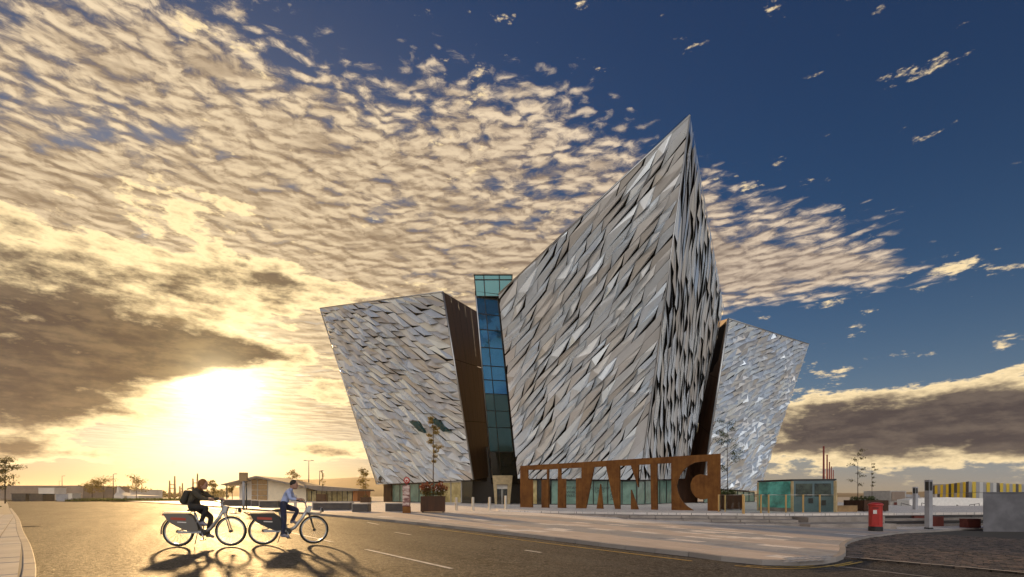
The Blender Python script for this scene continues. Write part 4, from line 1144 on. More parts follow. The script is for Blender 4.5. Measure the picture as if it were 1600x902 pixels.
# ------------------------------------------------------------------ poster totem
tb_ = level_at(635.5, 802, .1); h = 57/FPX*tb_.y; w = 11/FPX*tb_.y
t = thing('poster_totem', 'slim information totem with printed sides and red ring on top', 'totem', tb_)
MB().box(tb_+Vector((0, 0, h*.09)), (w*1.05, w*1.05, h*.18), .1).build('base', 'corten', t)
MB().box(tb_+Vector((0, 0, h*.47)), (w*.94, w*.94, h*.58), .1).build('core', 'red_dark', t)
for k in range(6): MB().box(tb_+Vector((-w*.01*(-1)**k, -w*.50, h*(.20+k*.095)+h*.045)), (w*.96, .03, h*.086), .1).build('poster', 'poster', t)
cc = tb_+Vector((0, 0, h*.90)); ring = MB()
ring.tube([cc+Vector((math.cos(q*.3491)*w*.36, 0, math.sin(q*.3491)*w*.36)) for q in range(19)], .05, 6)
MB().box(tb_+Vector((0, 0, h*.785)), (w*.3, w*.3, h*.05), .1).build('neck', 'red_dark', t)
ring.build('ring', 'red_paint', t); MB().tube([cc+Vector((0, -.03, 0)), cc+Vector((0, .03, 0))], w*.34, 16).build('ring_disc', 'petal', t); MB().ball(cc+Vector((0, -.05, -.03)), (.07, .03, .07)).build('symbol', 'red_paint', t)

# signal pole with box, left
sp = level_at(380.5, 797, .12); h = 59/FPX*sp.y
t = thing('signal_pole', 'grey pole with a dark box on top behind the first cyclist', 'pole', sp)
MB().cyl(sp, .085, h*.8, 12).build('pole', 'concrete_grey', t); MB().box(sp+Vector((0, 0, h*.88)), (11/FPX*sp.y, .34, h*.22), .2).build('signal_box', 'timber', t); MB().cyl(sp+Vector((.17, .1, 0)), .05, h*.75, 8).build('back_post', 'frame_dark', t)
MB().lathe(sp, [(.14, 0), (.14, .03), (.09, .04)], 12).build('base_plate', 'frame_dark', t)
# small bins by the low building
for x, y, hh, lb in ((461.5, 793, 12, 'slim pale post just right of the cyclist in the blue hoodie'),):
    post(x, y, y-hh-8, .12, .13, 'pale_or_sunlit_stone', 'slim_post', lb, 'post', None)

# ------------------------------------------------------------------ low pavilion on the left
d0 = 100
pv = thing('pavilion', 'low cream pavilion with pitched grey roof and glazed wing', 'building', P(450, 784, d0))
def q3(x, y, d): return P(x, y, d)
mb = MB(); k = Vector((0, 12, 0))
wall = [q3(398, 785, d0), q3(398, 747, d0), q3(418, 749, d0), q3(478, 762, d0), q3(478, 785, d0)]
def slab3(pts, m, nm, depth=10, par=pv):
    n = len(pts); kk = Vector((0, depth, 0)); return MB().add(list(pts)+[p+kk for p in pts], [tuple(range(n)), tuple(range(2*n-1, n-1, -1))]+[(i, n+i, n+(i+1) % n, (i+1) % n) for i in range(n)]).build(nm, m, par)
slab3([q3(419, 785, d0), q3(419, 749.5, d0), q3(478, 762.5, d0), q3(478, 785, d0)], 'cream_wall', 'wall')
slab3([q3(392, 785, d0+.4), q3(392, 747.2, d0+.4), q3(419, 749.5, d0+.4), q3(419, 785, d0+.4)], 'frame_white', 'wall')
for i in range(2):
    for j in range(4):
        x0, x1 = ((393, 401.5), (403, 417.5))[i]; y0 = 749+j*8.6; y1 = y0+7.8
        MB().add([q3(x0, y1, d0+.2), q3(x1, y1, d0+.2), q3(x1, y0+(1.2 if j == 0 else 0), d0+.2), q3(x0, y0, d0+.2)], [(0, 1, 2, 3)]).build('timber_panel', 'timber', pv)
roof = slab3([q3(345, 758.2, d0-2), q3(345, 757, d0-2), q3(400, 743.5, d0-2), q3(480, 760.5, d0-2), q3(480, 763, d0-2), q3(400, 746.2, d0-2)], 'roof_grey', 'roof', 14)
slab3([q3(475, 761.8, d0-1.5), q3(475, 757.5, d0-1.5), q3(561, 764.2, d0-1.5), q3(561, 767, d0-1.5), q3(500, 767.5, d0-1.5)], 'roof_grey', 'roof', 11)
slab3([q3(374, 785, d0+2), q3(374, 752, d0+2), q3(392, 748, d0+2), q3(392, 785, d0+2)], 'frame_white', 'wall', 8)
MB().tube([q3(354.5, 786, d0), q3(354.5, 757, d0)], .12, 8).build('canopy_post', 'frame_dark', pv)
for i in range(9):
    x0 = 479+i*8.0; x1 = x0+7.4
    MB().add([q3(x0, 783.5, d0+1), q3(x1, 783.5, d0+1), q3(x1, 767.5, d0+1), q3(x0, 767.5, d0+1)], [(0, 1, 2, 3)]).build('pane', 'glass_warm', pv)
    MB().tube([q3(x1+.3, 784, d0+.9), q3(x1+.3, 767, d0+.9)], .07, 6).build('mullion', 'frame_dark', pv)
MB().add([q3(478, 785.5, d0+.9), q3(552, 785.5, d0+.9), q3(552, 783.4, d0+.9), q3(478, 783.4, d0+.9)], [(0, 1, 2, 3)]).build('sill', 'pale_or_sunlit_stone', pv)
slab3([q3(551.5, 785, d0), q3(551.5, 767, d0), q3(559, 767, d0), q3(558, 785, d0)], 'orange_end', 'end_wall', 9)
slab3([q3(478.2, 785, d0+4.5), q3(478.2, 764, d0+4.5), q3(556, 766, d0+4.5), q3(556, 785, d0+4.5)], 'cream_wall', 'back_wall', 3)
# planters before it
for x0, x1, yt, yb, lb in ((493, 508, 772, 784, 'small dark planter before the glazed pavilion wing'), (562, 577, 777, 785.5, 'small planter between the pavilion and the left wing')):
    c = planter(x0, x1, yt, yb, lb, .12, fh=.5, seed=int(x0), n=160, legs=False)
    sapling('sapling', c, 4.5, .5, 'leaf_gold', int(x0), 'young tree in the '+lb, 'young planted trees', dens=80, trunk=.05, size=.12)
# dark kiosk-like bin behind the second rider
cb = level_at(470, 787, .12)
# lamp posts
def lamp(x, ytop, d, label, arms=2):
    b = Vector(((x-800)/FPX*d, d, .05)); h = CAM_Z+(HZ-ytop)/FPX*d; t = thing('lamp_post', label, 'lamp post', b, 'distant lamp posts')
    MB().tube([b, b+Vector((0, 0, h*.5)), b+Vector((0, 0, h))], [.13, .1, .06], 8).build('pole', 'frame_dark', t)
    for s in ((-1, 1) if arms == 2 else (1,)):
        MB().tube([b+Vector((0, 0, h*.985)), b+Vector((s*h*.07, 0, h))], .04, 6).build('arm', 'frame_dark', t); MB().box(b+Vector((s*h*.09, 0, h)), (h*.06, .3, .12)).build('lamp_head', 'frame_dark', t)
lamp(482.5, 720, 112, 'tall double-armed lamp post behind the pavilion'); lamp(499.5, 736, 120, 'shorter lamp post right of the tall one behind the pavilion', 1)
lamp(177, 741, 130, 'dark lamp post at the far left car park', 1); lamp(97, 744, 170, 'thin far lamp post left of the white warehouse', 1)
for i, (x, yt, yb, sp, lb) in enumerate(((457, 737, 783, 1.3, 'golden tree crown rising behind the pavilion roof'), (144, 753, 780, 1.6, 'small far tree left of the dark lamp post'), (162, 750, 780, 2.1, 'rounder far tree beside the dark lamp post'), (213, 749, 780, 1.8, 'far tree right of the white tents'), (363, 757, 783, 1.2, 'thin far tree under the pavilion canopy'), (333, 755, 783, 1.2, 'thin far tree between masts and pavilion'), (568, 735, 784, 1.3, 'thin leafy tree between the pavilion and the left wing'))):
    dd = 118 if x > 450 else 125
    b = Vector(((x-800)/FPX*dd, dd, .05)); sapling('far_tree', b, CAM_Z+(HZ-yt)/FPX*dd, sp, 'leaf_gold', i+40, lb, 'far small trees', dens=420, lo=.35, trunk=.10, size=.15, col=.62)
b = ground_at(8, 787, .1); sapling('roadside_tree', b, CAM_Z+(HZ-722)/FPX*b.y, 1.7, 'leaf_olive', 77, 'leafy young tree cut by the left edge of the picture', 'far small trees', dens=560, lo=.3, trunk=.09, size=.13, col=.5)

# ------------------------------------------------------------------ far left quay
def far_box(x0, x1, yt, yb, d, dep, m, name, label, cat, group=None, roof=None):
    a, b = P(x0, yb, d), P(x1, yb, d); zt = CAM_Z+(HZ-yt)/FPX*d; zb = 0.0
    t = thing(name, label, cat, (a.x/2+b.x/2, d, zb), group)
    MB().prism([(a.x, d), (b.x, d), (b.x, d+dep), (a.x, d+dep)], zb, zt).build('body', m, t)
    MB().prism([(a.x-.1, d-.1), (b.x+.1, d-.1), (b.x+.1, d+dep+.1), (a.x-.1, d+dep+.1)], zt+.003, zt+.12).build('lid', roof or m, t)
    n = max(2, int((x1-x0)/8))
    for i in range(n):
        xa = a.x+(b.x-a.x)*(i+.08)/n; xb = a.x+(b.x-a.x)*(i+.92)/n
        MB().add([(xa, d-.03, zb+.15), (xb, d-.03, zb+.15), (xb, d-.03, zt-.15), (xa, d-.03, zt-.15)], [(0, 1, 2, 3)]).build('front_panel', m, t)
    return t
far_box(-60, 130, 759.5, 784, 165, 20, 'far_wall', 'quay_shed', 'long low dark shed along the far left quay', 'shed', roof='roof_grey')
far_box(18, 40, 772, 783, 116, 3, 'dark_stone', 'skip_container', 'dark container at far left nearest the grass verge', 'container', 'far quay containers')
far_box(46, 67, 772.5, 783, 116, 3, 'dark_stone', 'skip_container', 'dark container second from the left on the far quay', 'container', 'far quay containers')
far_box(60, 85, 763, 783, 150, 4, 'far_white', 'site_cabin', 'white site cabin behind the dark containers', 'cabin')
far_box(88, 106, 773, 783.2, 114, 2.5, 'concrete_grey', 'skip_container', 'grey container right of the two dark ones', 'container', 'far quay containers')
far_box(106.5, 113, 772, 783, 114, 2.2, 'far_white', 'site_cabin', 'small white cabinet at the end of the grey container', 'cabinet')
far_box(104, 182, 765, 780, 190, 25, 'far_white', 'warehouse', 'long low white warehouse on the far quay', 'warehouse')
for x, w_, yt, lb in ((186, 8, 758, 'taller white peaked tent by the far quay'), (208, 9, 770, 'lower white peaked tent right of the taller one')):
    d = 150; a = P(x-w_*1.1, 780, d); b = P(x+w_, 780, d); zt = CAM_Z+(HZ-yt)/FPX*d; c = P(x-w_*.3, 780, d+5)
    t = thing('tent', lb, 'tent', (c.x, c.y, 0), 'white tents')
    zw = 1.2; ring0 = [(a.x, d), (b.x, d), (b.x, d+10), (a.x, d+10)]
    MB().prism(ring0, 0, zw).build('tent_wall', 'far_white', t)
    MB().add([(p[0], p[1], zw+.01) for p in ring0]+[(c.x+(p[0]-c.x)*.25, c.y+(p[1]-c.y)*.25, zw+(zt-zw)*.35) for p in ring0]+[(c.x, c.y, zt)], [(i, (i+1) % 4, 4+(i+1) % 4, 4+i) for i in range(4)]+[(4+i, 4+(i+1) % 4, 8) for i in range(4)]).build('tent_roof', 'far_white', t)
# rough grass strip
rn = random.Random(5); mb = MB()
ga, gb_ = P(112, 782, 112), P(322, 782, 112)
for i in range(5200):
    x = rn.uniform(ga.x, gb_.x); y = 110+rn.random()*5; hh = rn.uniform(.35, .85); a = rn.uniform(0, 3.14); w_ = rn.uniform(.05, .12)
    c, s = math.cos(a)*w_, math.sin(a)*w_; mb.add([(x-c, y-s, .0), (x+c, y+s, .0), (x+rn.uniform(-.15, .15), y, hh)], [(0, 1, 2)])
tag(mb.build('grass_strip', 'grass'), 'strip of rough grass at the far edge of the road', 'grass', kind='stuff')
# far trees as one low wooded mass
mb = MB(); rn = random.Random(9)
for i in range(130):
    x = rn.uniform(-60, 345); d = rn.uniform(330, 420); hh = rn.uniform(4, 9) if x < 230 else rn.uniform(2.5, 6); c = P(x, 775, d)
    leaf_cloud(mb, Vector((c.x, d, hh*.45)), (rn.uniform(4, 8), 5, hh*.55), 46, 1.1, rn)
tag(mb.build('far_wood', 'leaf_olive'), 'low golden line of trees along the far left horizon', 'trees', kind='stuff')
# tall timber-like gantry towers
def gantry(x, yt, d, wd, label):
    b = Vector(((x-800)/FPX*d, d, 0)); h = CAM_Z+(HZ-yt)/FPX*d; w = wd/FPX*d
    t = thing('gantry_mast', label, 'mast', b, 'far masts on the quay')
    for s in (-1, 1): MB().tube([b+Vector((s*w/2, 0, 0)), b+Vector((s*w/2, 0, h*(.8 if s < 0 else 1)))], [.55, .28], 6).build('tower', 'timber', t)
    for f in (.45, .62): MB().box(b+Vector((0, 0, h*f)), (w, .3, .35)).build('crossbeam', 'timber', t)
gantry(269, 744, 230, 8, 'pair of far masts joined by crossbeams left of the cyclist'); gantry(305, 740, 230, 7, 'pair of taller far masts behind the first cyclist'); gantry(283, 755, 260, 4, 'smallest pair of far masts between the two taller pairs')
lamp(92.5, 752, 260, 'thin distant pylon on the far left horizon', 1)

# ------------------------------------------------------------------ far right
yb = thing('striped_building', 'far low building clad in yellow and grey upright stripes', 'building', P(1520, 780, 120)); rn = random.Random(21)
pl, pm_, pr = P(1456, 780, 118), P(1513, 780, 112), P(1600, 780, 128)
def stripe_run(a, b, t0, t1, n):
    for row, (v0, v1) in enumerate(((.42, 1.0), (0.0, .40))):
        for i in range(n):
            u0, u1 = i/n, (i+1)/n
            if row == 1 and rn.random() < .35: u1 = u0+(u1-u0)*.995
            A0, A1 = a.lerp(b, u0+.01/n), a.lerp(b, u1-.01/n); z0 = CAM_Z-.9; H0, H1 = t0+(t1-t0)*u0, t0+(t1-t0)*u1
            n_ = rn.choice(['yellow_panel', 'yellow_panel', 'pale_panel', 'yellow_panel'] if i % 2 else ['dark_panel', 'grey_panel', 'grey_panel'])
            o_ = Vector((0, -rn.uniform(0, .12), 0))
            MB().add([Vector((A0.x, A0.y, z0+(H0-z0)*v0))+o_, Vector((A1.x, A1.y, z0+(H1-z0)*v0))+o_, Vector((A1.x, A1.y, z0+(H1-z0)*v1))+o_, Vector((A0.x, A0.y, z0+(H0-z0)*v1))+o_], [(0, 1, 2, 3)]).build('stripe_panel', n_, yb)
zt = lambda y, d: CAM_Z+(HZ-y)/FPX*d
stripe_run(pl, pm_, zt(759.5, 118), zt(752.5, 112), 13); stripe_run(pm_, pr, zt(752.5, 112), zt(757, 128), 17)
MB().prism([(pl.x, pl.y+.3), (pm_.x, pm_.y+.3), (pr.x, pr.y+.3), (pr.x*1.2, pr.y*1.2), (pl.x*1.2+2, pl.y*1.2)], 0, zt(755, 118)-.3).build('body', 'grey_panel', yb)
ww = thing('cream_wall', 'long sunlit cream wall with handrails before the striped building', 'wall', P(1480, 799, 62))
dW = 62
mb = MB(); ring = [P(1421, 800, dW), P(1421, 781, dW), P(1440, 778.5, dW), P(1480, 777.2, dW), P(1515, 778, dW), P(1560, 780, dW), P(1560, 800, dW)]
slab3(ring, 'white', 'wall', 2.0, ww)
for xs in (((1408, 786), (1437, 800)), ((1440, 786), (1478, 800)), ((1495, 789), (1502, 800)), ((1515, 789), (1530, 793))):
    (x0, y0), (x1, y1) = xs; a, b = P(x0, y0, dW-1.5), P(x1, y1-6, dW-1.5)
    mb = MB().tube([a, b], .035, 6)
    for f in (0, .5, 1.0):
        p = a.lerp(b, f); mb.tube([p, Vector((p.x, p.y, PZ))], .03, 6)
    mb.build('handrail', 'frame_dark', ww)
bb = thing('display_cabin', 'small pale cabin with dark front left of the cream wall', 'cabin', P(1403, 798, 66))
slab3([P(1391, 799, 66), P(1391, 767, 66), P(1416, 767, 66), P(1416, 799, 66)], 'pale_or_sunlit_stone', 'cabin_wall', 5, bb)
MB().add([P(1393, 783, 65.9), P(1414, 781, 65.9), P(1414, 768.5, 65.9), P(1393, 768.5, 65.9)], [(0, 1, 2, 3)]).build('upper_panel', 'far_wall', bb)
MB().add([P(1397, 790, 65.9), P(1403, 790, 65.9), P(1403, 785, 65.9), P(1397, 785, 65.9)], [(0, 1, 2, 3)]).build('red_notice', 'red_dark', bb)
slab3([P(1416.3, 777, 66.5), P(1416.3, 772.5, 66.5), P(1437, 774, 66.5), P(1437, 778, 66.5)], 'concrete_grey', 'canopy', 3, bb)
for i, (x, yt) in enumerate(((1287, 699), (1292.3, 712), (1296, 723), (1299, 730), (1302, 735.5))):
    d = 8.8*FPX/(HZ-yt); b = Vector(((x-800)/FPX*d, d, 0))
    t = thing('flag_mast', ('tallest-looking nearest', 'second', 'third', 'fourth', 'shortest-looking farthest')[i]+' of the row of dark red masts behind the kiosk', 'mast', b, 'dark red masts behind the kiosk')
    MB().tube([b, b+Vector((0, 0, 5)), b+Vector((0, 0, 10))], [.22, .18, .14], 8).build('mast', 'mast_red', t); MB().lathe(b, [(.4, 0), (.4, .1), (.23, .12)], 10).build('base', 'frame_dark', t); MB().ball(b+Vector((0, 0, 10.05)), .17).build('finial', 'mast_red', t)
# low things right of the kiosk
seat(1308, 1340, 790, 800, 'timber', 'low timber bench right of the glass kiosk', z=PZ, cat='bench')

# ------------------------------------------------------------------ bicycles and riders
def make_bike(name, label, loc, rz, steer, dark, label_guard=None):
    t = thing(name, label, 'bicycle', loc, 'hire bicycles on the road', rz); r = .36; WB = 1.18
    def wheel(cx, ang):
        w = bpy.data.objects.new('wheel', None); C.objects.link(w); w.parent = t; w.location = (cx, 0, r); w.rotation_euler = (0, 0, ang); WL[w.name] = Vector()
        ringp = lambda rr: [Vector((math.cos(q*2*math.pi/36)*rr, 0, math.sin(q*2*math.pi/36)*rr)) for q in range(37)]
        MB().tube(ringp(r-.022), .022, 8, cap=False).build('tyre', 'tyre', w, local=True)
        MB().tube(ringp(r-.055), .016, 6, cap=False).build('rim', 'rim', w, local=True)
        MB().tube([(0, -.05, 0), (0, .05, 0)], .035, 10).build('hub', 'bike_dark', w, local=True)
        sp = MB()
        for q in range(18):
            a = q*2*math.pi/18; sp.tube([Vector((math.cos(a+.5)*.03, (-1)**q*.03, math.sin(a+.5)*.03)), Vector((math.cos(a)*(r-.06), 0, math.sin(a)*(r-.06)))], .0022, 4)
        sp.build('spokes', 'rim', w, local=True)
    wheel(0, 0); wheel(WB, steer)
    L = lambda mb, nm, m, p=t: mb.build(nm, m, p, local=True)
    fr = MB().tube([(.56, 0, .33), (.72, 0, .42), (.90, 0, .66), (1.02, 0, .88)], [.045, .04, .038, .035], 10)
    fr.tube([(.56, 0, .33), (.43, 0, .62), (.36, 0, .80)], .026, 8)
    for s in (-.06, .06): fr.tube([(.56, s*.4, .33), (0, s, r)], .013, 6); fr.tube([(.45, s*.4, .60), (.02, s, r)], .012, 6)
    fr.tube([(1.0, 0, .92), (1.035, 0, .80)], .036, 8)
    frame = L(fr, 'frame', 'bike_silver')
    fk = MB()
    for s in (-.055, .055): fk.tube([(1.04, s, .79), (1.09, s, .68), (WB, s, r)], [.018, .016, .012], 6)
    fk.box((1.04, 0, .79), (.05, .13, .03)); L(fk, 'fork', 'bike_silver' if not dark else 'bike_dark')
    hb = MB().tube([(1.0, 0, .92), (.97, 0, 1.04)], .017, 8).tube([(.86, -.28, 1.10), (.93, -.2, 1.07), (.98, 0, 1.04), (.93, .2, 1.07), (.86, .28, 1.10)], .013, 8)
    bar = L(hb, 'handlebar', 'bike_silver')
    for s in (-1, 1): L(MB().tube([(.80, s*.285, 1.11), (.89, s*.26, 1.09)], .018, 8), 'grip', 'bike_dark', bar)
    L(MB().box((1.06, 0, .88), (.09, .1, .18), ry=.3), 'head_unit', 'bike_silver')
    rk = MB()
    for s in (-.12, 0, .12): rk.tube([(1.05, s, .80), (1.34, s, .78)], .009, 6)
    rk.tube([(1.34, -.12, .78), (1.36, -.12, .92), (1.36, .12, .92), (1.34, .12, .78)], .01, 6); rk.tube([(1.2, -.12, .79), (1.2, .12, .79)], .009, 6)
    L(rk, 'front_rack', 'bike_silver'); L(MB().box((1.385, 0, .86), (.05, .09, .1)), 'front_lamp', 'bike_dark')
    sd = MB().ball((.33, 0, .86), (.15, .085, .035), 12, 6); L(sd, 'saddle', 'bike_dark'); L(MB().tube([(.37, 0, .78), (.345, 0, .85)], .014, 8), 'seat_post', 'rim')
    mg = MB()
    for cx, a0, a1 in ((0, 20, 190), (WB, 55, 165)):
        pts = [Vector((cx+math.cos(R(a0+(a1-a0)*q/12))*(r+.03), 0, r+math.sin(R(a0+(a1-a0)*q/12))*(r+.03))) for q in range(13)]
        for q in range(12):
            a, b = pts[q], pts[q+1]; mg.add([a+Vector((0, -.035, -.01)), b+Vector((0, -.035, -.01)), b, a], [(0, 1, 2, 3)]); mg.add([a, b, b+Vector((0, .035, -.01)), a+Vector((0, .035, -.01))], [(0, 1, 2, 3)])
    L(mg, 'mudguard', 'bike_silver' if not dark else 'frame_white')
    gm = 'guard_grey' if not dark else 'bike_dark'
    pr = [(-.30, .79), (.22, .79), (.36, .70), (.46, .52), (.48, .36), (.30, .35), (.12, .42), (-.10, .54), (-.22, .64)]
    for s in (-1, 1):
        g_ = MB(); y0, y1 = s*.075, s*.095; n = len(pr)
        g_.add([(x, y0, z) for x, z in pr]+[(x, y1, z) for x, z in pr], [tuple(range(n)), tuple(range(2*n-1, n-1, -1))]+[(i, (i+1) % n, n+(i+1) % n, n+i) for i in range(n)])
        sk = L(g_, 'skirt_guard', gm)
        L(MB().box((.04, s*.098, .66), (.34, .004, .06), ry=.06), 'decal', 'decal_red', sk)
        L(MB().box((.12, s*.098, .58), (.20, .004, .022), ry=.06), 'decal', 'white', sk)
    L(MB().box((-.02, 0, .815), (.56, .14, .02)), 'rear_rack', 'bike_silver'); L(MB().box((-.33, 0, .76), (.03, .08, .05)), 'rear_lamp', 'decal_red')
    cg = MB(); cg.tube([(.56, -.07, .33), (.56, .07, .33)], .085, 16); L(cg, 'chain_case', 'bike_dark'); L(MB().box((.28, -.07, .345), (.52, .025, .06)), 'chain_guard', 'bike_silver')
    for s, a in ((-1, R(-70)), (1, R(110))):
        c = (.56+math.cos(a)*.17, s*.11, .33+math.sin(a)*.17); ck = L(MB().tube([(.56, s*.085, .33), (c[0], s*.10, c[2])], .014, 6), 'crank', 'rim'); L(MB().box((c[0], s*.15, c[2]), (.10, .09, .025)), 'pedal', 'bike_dark', ck)
    L(MB().tube([(.40, .06, .33), (.30, .14, .04)], .010, 6), 'kickstand', 'rim')
    return t
def make_person(name, label, loc, rz, J, mats, hair, hair_fn):
    """J: joint name -> (x, y, z, radius); edges follow a fixed skeleton; grown with a Skin modifier into one surface"""
    t = thing(name, label, 'person', loc, None, rz)
    bones = [('hips', 'belly', 'top'), ('belly', 'chest', 'top'), ('chest', 'neck', 'top'), ('neck', 'head0', 'skin')]
    for s in 'LR':
        bones += [('chest', 'sh'+s, 'top'), ('sh'+s, 'el'+s, 'top'), ('el'+s, 'wr'+s, 'top'), ('wr'+s, 'ha'+s, 'skin'), ('hips', 'hi'+s, 'leg'), ('hi'+s, 'kn'+s, 'leg'), ('kn'+s, 'an'+s, 'leg'), ('an'+s, 'to'+s, 'shoe'), ('an'+s, 'he'+s, 'shoe')]
    V, Ed, Rd, seg = [], [], [], []
    idx = {}
    def vid(k):
        if k not in idx: idx[k] = len(V); V.append(J[k][:3]); Rd.append(J[k][3])
        return idx[k]
    for a, b, m in bones:
        Ed.append((vid(a), vid(b))); seg.append((Vector(J[a][:3]), Vector(J[b][:3]), m))
    for s in 'LR':      # five fingers curling round the grip
        h = Vector(J['ha'+s][:3]); w = Vector(J['wr'+s][:3]); d = (h-w).normalized(); sg_ = -1 if s == 'L' else 1; side = Vector((0, 1, 0))
        for k in range(5):
            off = side*((k-1.5)*.020) if k < 4 else side*(-sg_*.045)
            ln = (.055, .065, .060, .048, .045)[k]
            p1 = h+off+d*ln*.6+Vector((0, 0, .004)); p2 = p1+d*ln*.35+Vector((0, 0, -ln*.6)); p3 = p2+Vector((-.018, 0, -.018))
            ids = []
            for p in (p1, p2, p3): ids.append(len(V)); V.append(tuple(p)); Rd.append(.0085)
            Ed.extend([(idx['ha'+s], ids[0]), (ids[0], ids[1]), (ids[1], ids[2])]); seg.append((h, p3, 'skin'))
    me = bpy.data.meshes.new('skeleton'); me.from_pydata([tuple(v) for v in V], Ed, [])
    o = bpy.data.objects.new('tmp', me); C.objects.link(o)
    sk = o.modifiers.new('skin', 'SKIN'); sk.use_smooth_shade = True; sk.branch_smoothing = .6
    lay_ = me.skin_vertices[0].data if me.skin_vertices else None
    if lay_ is None:
        bm = bmesh.new(); bm.from_mesh(me); bm.verts.layers.skin.verify(); bm.to_mesh(me); bm.free(); lay_ = me.skin_vertices[0].data
    for i, q in enumerate(lay_): q.radius = (Rd[i], Rd[i]); q.use_root = (i == idx['hips'])
    sb = o.modifiers.new('sub', 'SUBSURF'); sb.levels = 2; sb.render_levels = 2
    dg = bpy.context.evaluated_depsgraph_get(); dg.update(); bme = bpy.data.meshes.new_from_object(o.evaluated_get(dg)); bpy.data.objects.remove(o)
    # head, nose and ears joined into the same mesh
    hc = Vector(J['head'][:3]); hr = J['head'][3]; tilt = J['tilt']
    hm = MB(); hm.ball((0, 0, 0), (hr*.98, hr*.80, hr*1.22), 16, 12)
    hm.ball((hr*.55, 0, -hr*.62), (hr*.45, hr*.52, hr*.5), 10, 8)
    hm.ball((hr*1.0, 0, -hr*.18), (hr*.2, hr*.13, hr*.24), 8, 6)
    for s in (-1, 1): hm.ball((-.05*hr, s*hr*.82, -hr*.12), (hr*.16, hr*.08, hr*.28), 8, 6)
    for s in (-1, 1): hm.ball((hr*.87, s*hr*.32, 0), (hr*.09, hr*.13, hr*.08), 8, 6, 1)
    hm.box((hr*.93, 0, -hr*.62), (hr*.1, hr*.4, hr*.06), mi=1)
    RM = Matrix.Rotation(tilt, 4, 'Y')
    bm = bmesh.new(); bm.from_mesh(bme)
    for f in bm.faces:
        c = f.calc_center_median(); best = None
        for a, b, m in seg:
            ab = b-a; u = max(0, min(1, (c-a).dot(ab)/max(ab.length_squared, 1e-9))); dd = (c-(a+ab*u)).length
            if best is None or dd < best[0]: best = (dd, m)
        f.material_index = {'skin': 0, 'top': 1, 'leg': 2, 'shoe': 3}[best[1]]; f.smooth = True
    vs = [bm.verts.new(hc+RM @ v) for v in hm.v]
    for f, mi in zip(hm.f, hm.m):
        try: q = bm.faces.new([vs[i] for i in f]); q.material_index = 4 if mi else 0; q.smooth = True
        except ValueError: pass
    out = bpy.data.meshes.new('body'); bm.to_mesh(out); bm.free()
    for m in mats+['hair_dark']: out.materials.append(M_[m])
    b = bpy.data.objects.new('body', out); C.objects.link(b); b.parent = t; WL[b.name] = Vector()
    h_ = MB(); hair_fn(h_, hr); h_.v = [hc+RM @ v for v in h_.v]; h_.build('hair', hair, t, local=True)
    return t
def hood(h, hr): h.ball((-.18*hr, 0, .22*hr), (hr*1.0, hr*.95, hr*1.2), 14, 10); h.ball((-.35*hr, 0, -.7*hr), (hr*.7, hr*.75, hr*.8), 12, 8)
def crop(h, hr): h.ball((-.16*hr, 0, .34*hr), (hr*.95, hr*.86, hr*1.0), 14, 10)
b1 = ground_at(279, 854.2); b2 = ground_at(412, 851.5)
rz1, rz2 = R(6), R(14)
make_bike('bicycle', 'grey hire bicycle ridden by the person with the backpack', b1, rz1, R(2), False)
make_bike('bicycle', 'hire bicycle with dark rear guard ridden by the person in the blue hoodie', b2, rz2, R(20), True)
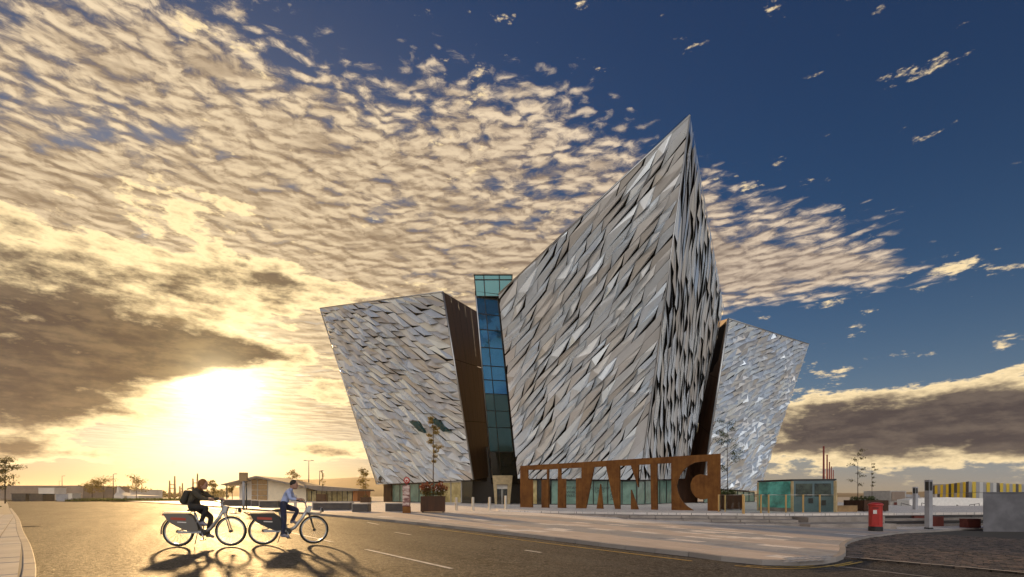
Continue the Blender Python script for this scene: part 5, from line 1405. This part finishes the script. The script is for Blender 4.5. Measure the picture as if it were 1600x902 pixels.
def joints(hip, sh, head, hand, elbow, kn1, an1, kn2, an2, k=1.0, hr=.105, tilt=.15):
    J = {'hips': (hip[0], 0, hip[1], .125*k), 'belly': ((hip[0]*.55+sh[0]*.45), 0, hip[1]*.55+sh[1]*.45, .125*k), 'chest': (hip[0]*.15+sh[0]*.85, 0, hip[1]*.15+sh[1]*.85-.02, .12*k),
         'neck': (sh[0]*.6+head[0]*.4, 0, sh[1]*.62+head[1]*.38, .055*k), 'head0': (head[0]-.02, 0, head[1]-.04, .055*k), 'head': (head[0], 0, head[1], hr), 'tilt': tilt}
    for s, y, kn, an in (('L', .16, kn2, an2), ('R', -.16, kn1, an1)):
        J['sh'+s] = (sh[0], y*k, sh[1]-.02, .068*k); J['el'+s] = (elbow[0], y*1.55*k, elbow[1], .050*k); J['wr'+s] = (hand[0]-.08, y*1.6*k, hand[1]+.01, .036*k); J['ha'+s] = (hand[0]-.02, y*1.6*k, hand[1]+.012, .030*k)
        J['hi'+s] = (hip[0]+.02, y*.58*k, hip[1]-.04, .095*k); J['kn'+s] = (kn[0], y*.85, kn[1], .066*k); J['an'+s] = (an[0], y*.9, an[1], .045*k); J['to'+s] = (an[0]+.16, y*.95, an[1]-.055, .034*k); J['he'+s] = (an[0]-.045, y*.9, an[1]-.05, .034*k)
    return J
J1 = joints((.30, .98), (.42, 1.33), (.55, 1.47), (.88, 1.12), (.66, 1.13), (.70, .92), (.56, .57), (.68, .70), (.58, .26), .1+.95, .10, .2)
make_person('person', 'cyclist in a dark olive coat with a backpack', b1, rz1, J1, ['skin', 'coat_olive', 'trousers_dark', 'shoe'], 'hair_brown', hood)
J2 = joints((.44, 1.00), (.60, 1.36), (.70, 1.50), (.88, 1.12), (.66, 1.14), (.50, .60), (.46, .245), (.78, .85), (.62, .57), 1.0, .095, .1)
make_person('person', 'cyclist in a pale blue hoodie and dark jeans standing on the pedals', b2, rz2, J2, ['skin', 'hoodie_blue', 'jeans', 'shoe'], 'hair_dark', crop)
bp = thing('backpack', 'dark backpack worn by the first cyclist', 'backpack', b1, None, rz1)
m_ = MB().box((.185, 0, 1.17), (.13, .26, .34), ry=.32); L_ = m_.build('pack', 'bag', bp, local=True, bevel=.04)
MB().box((.11, 0, 1.12), (.07, .20, .18), ry=.32).build('front_pocket', 'bag', bp, local=True, bevel=.03)
for s in (-1, 1): MB().tube([(.24, s*.10, 1.36), (.38, s*.12, 1.40), (.50, s*.13, 1.28), (.42, s*.15, 1.10), (.25, s*.12, 1.02)], .016, 6).build('strap', 'bag', bp, local=True)

# ------------------------------------------------------------------ low golden haze
def build_haze():
    m = bpy.data.materials.new('haze'); m.use_nodes = True; nt = m.node_tree; nt.nodes.clear()
    o = nt.nodes.new('ShaderNodeOutputMaterial'); v = nt.nodes.new('ShaderNodeVolumePrincipled')
    v.inputs['Color'].default_value = (1.0, .93, .82, 1); v.inputs['Density'].default_value = .00008; v.inputs['Anisotropy'].default_value = .70
    nt.links.new(v.outputs[0], o.inputs['Volume'])
    me = MB().box((0, 0, 22.5), (4200, 4200, 51)); ob = me.build('haze', m)
    tag(ob, 'thin golden evening haze over the quay', 'haze', kind='stuff')
build_haze()
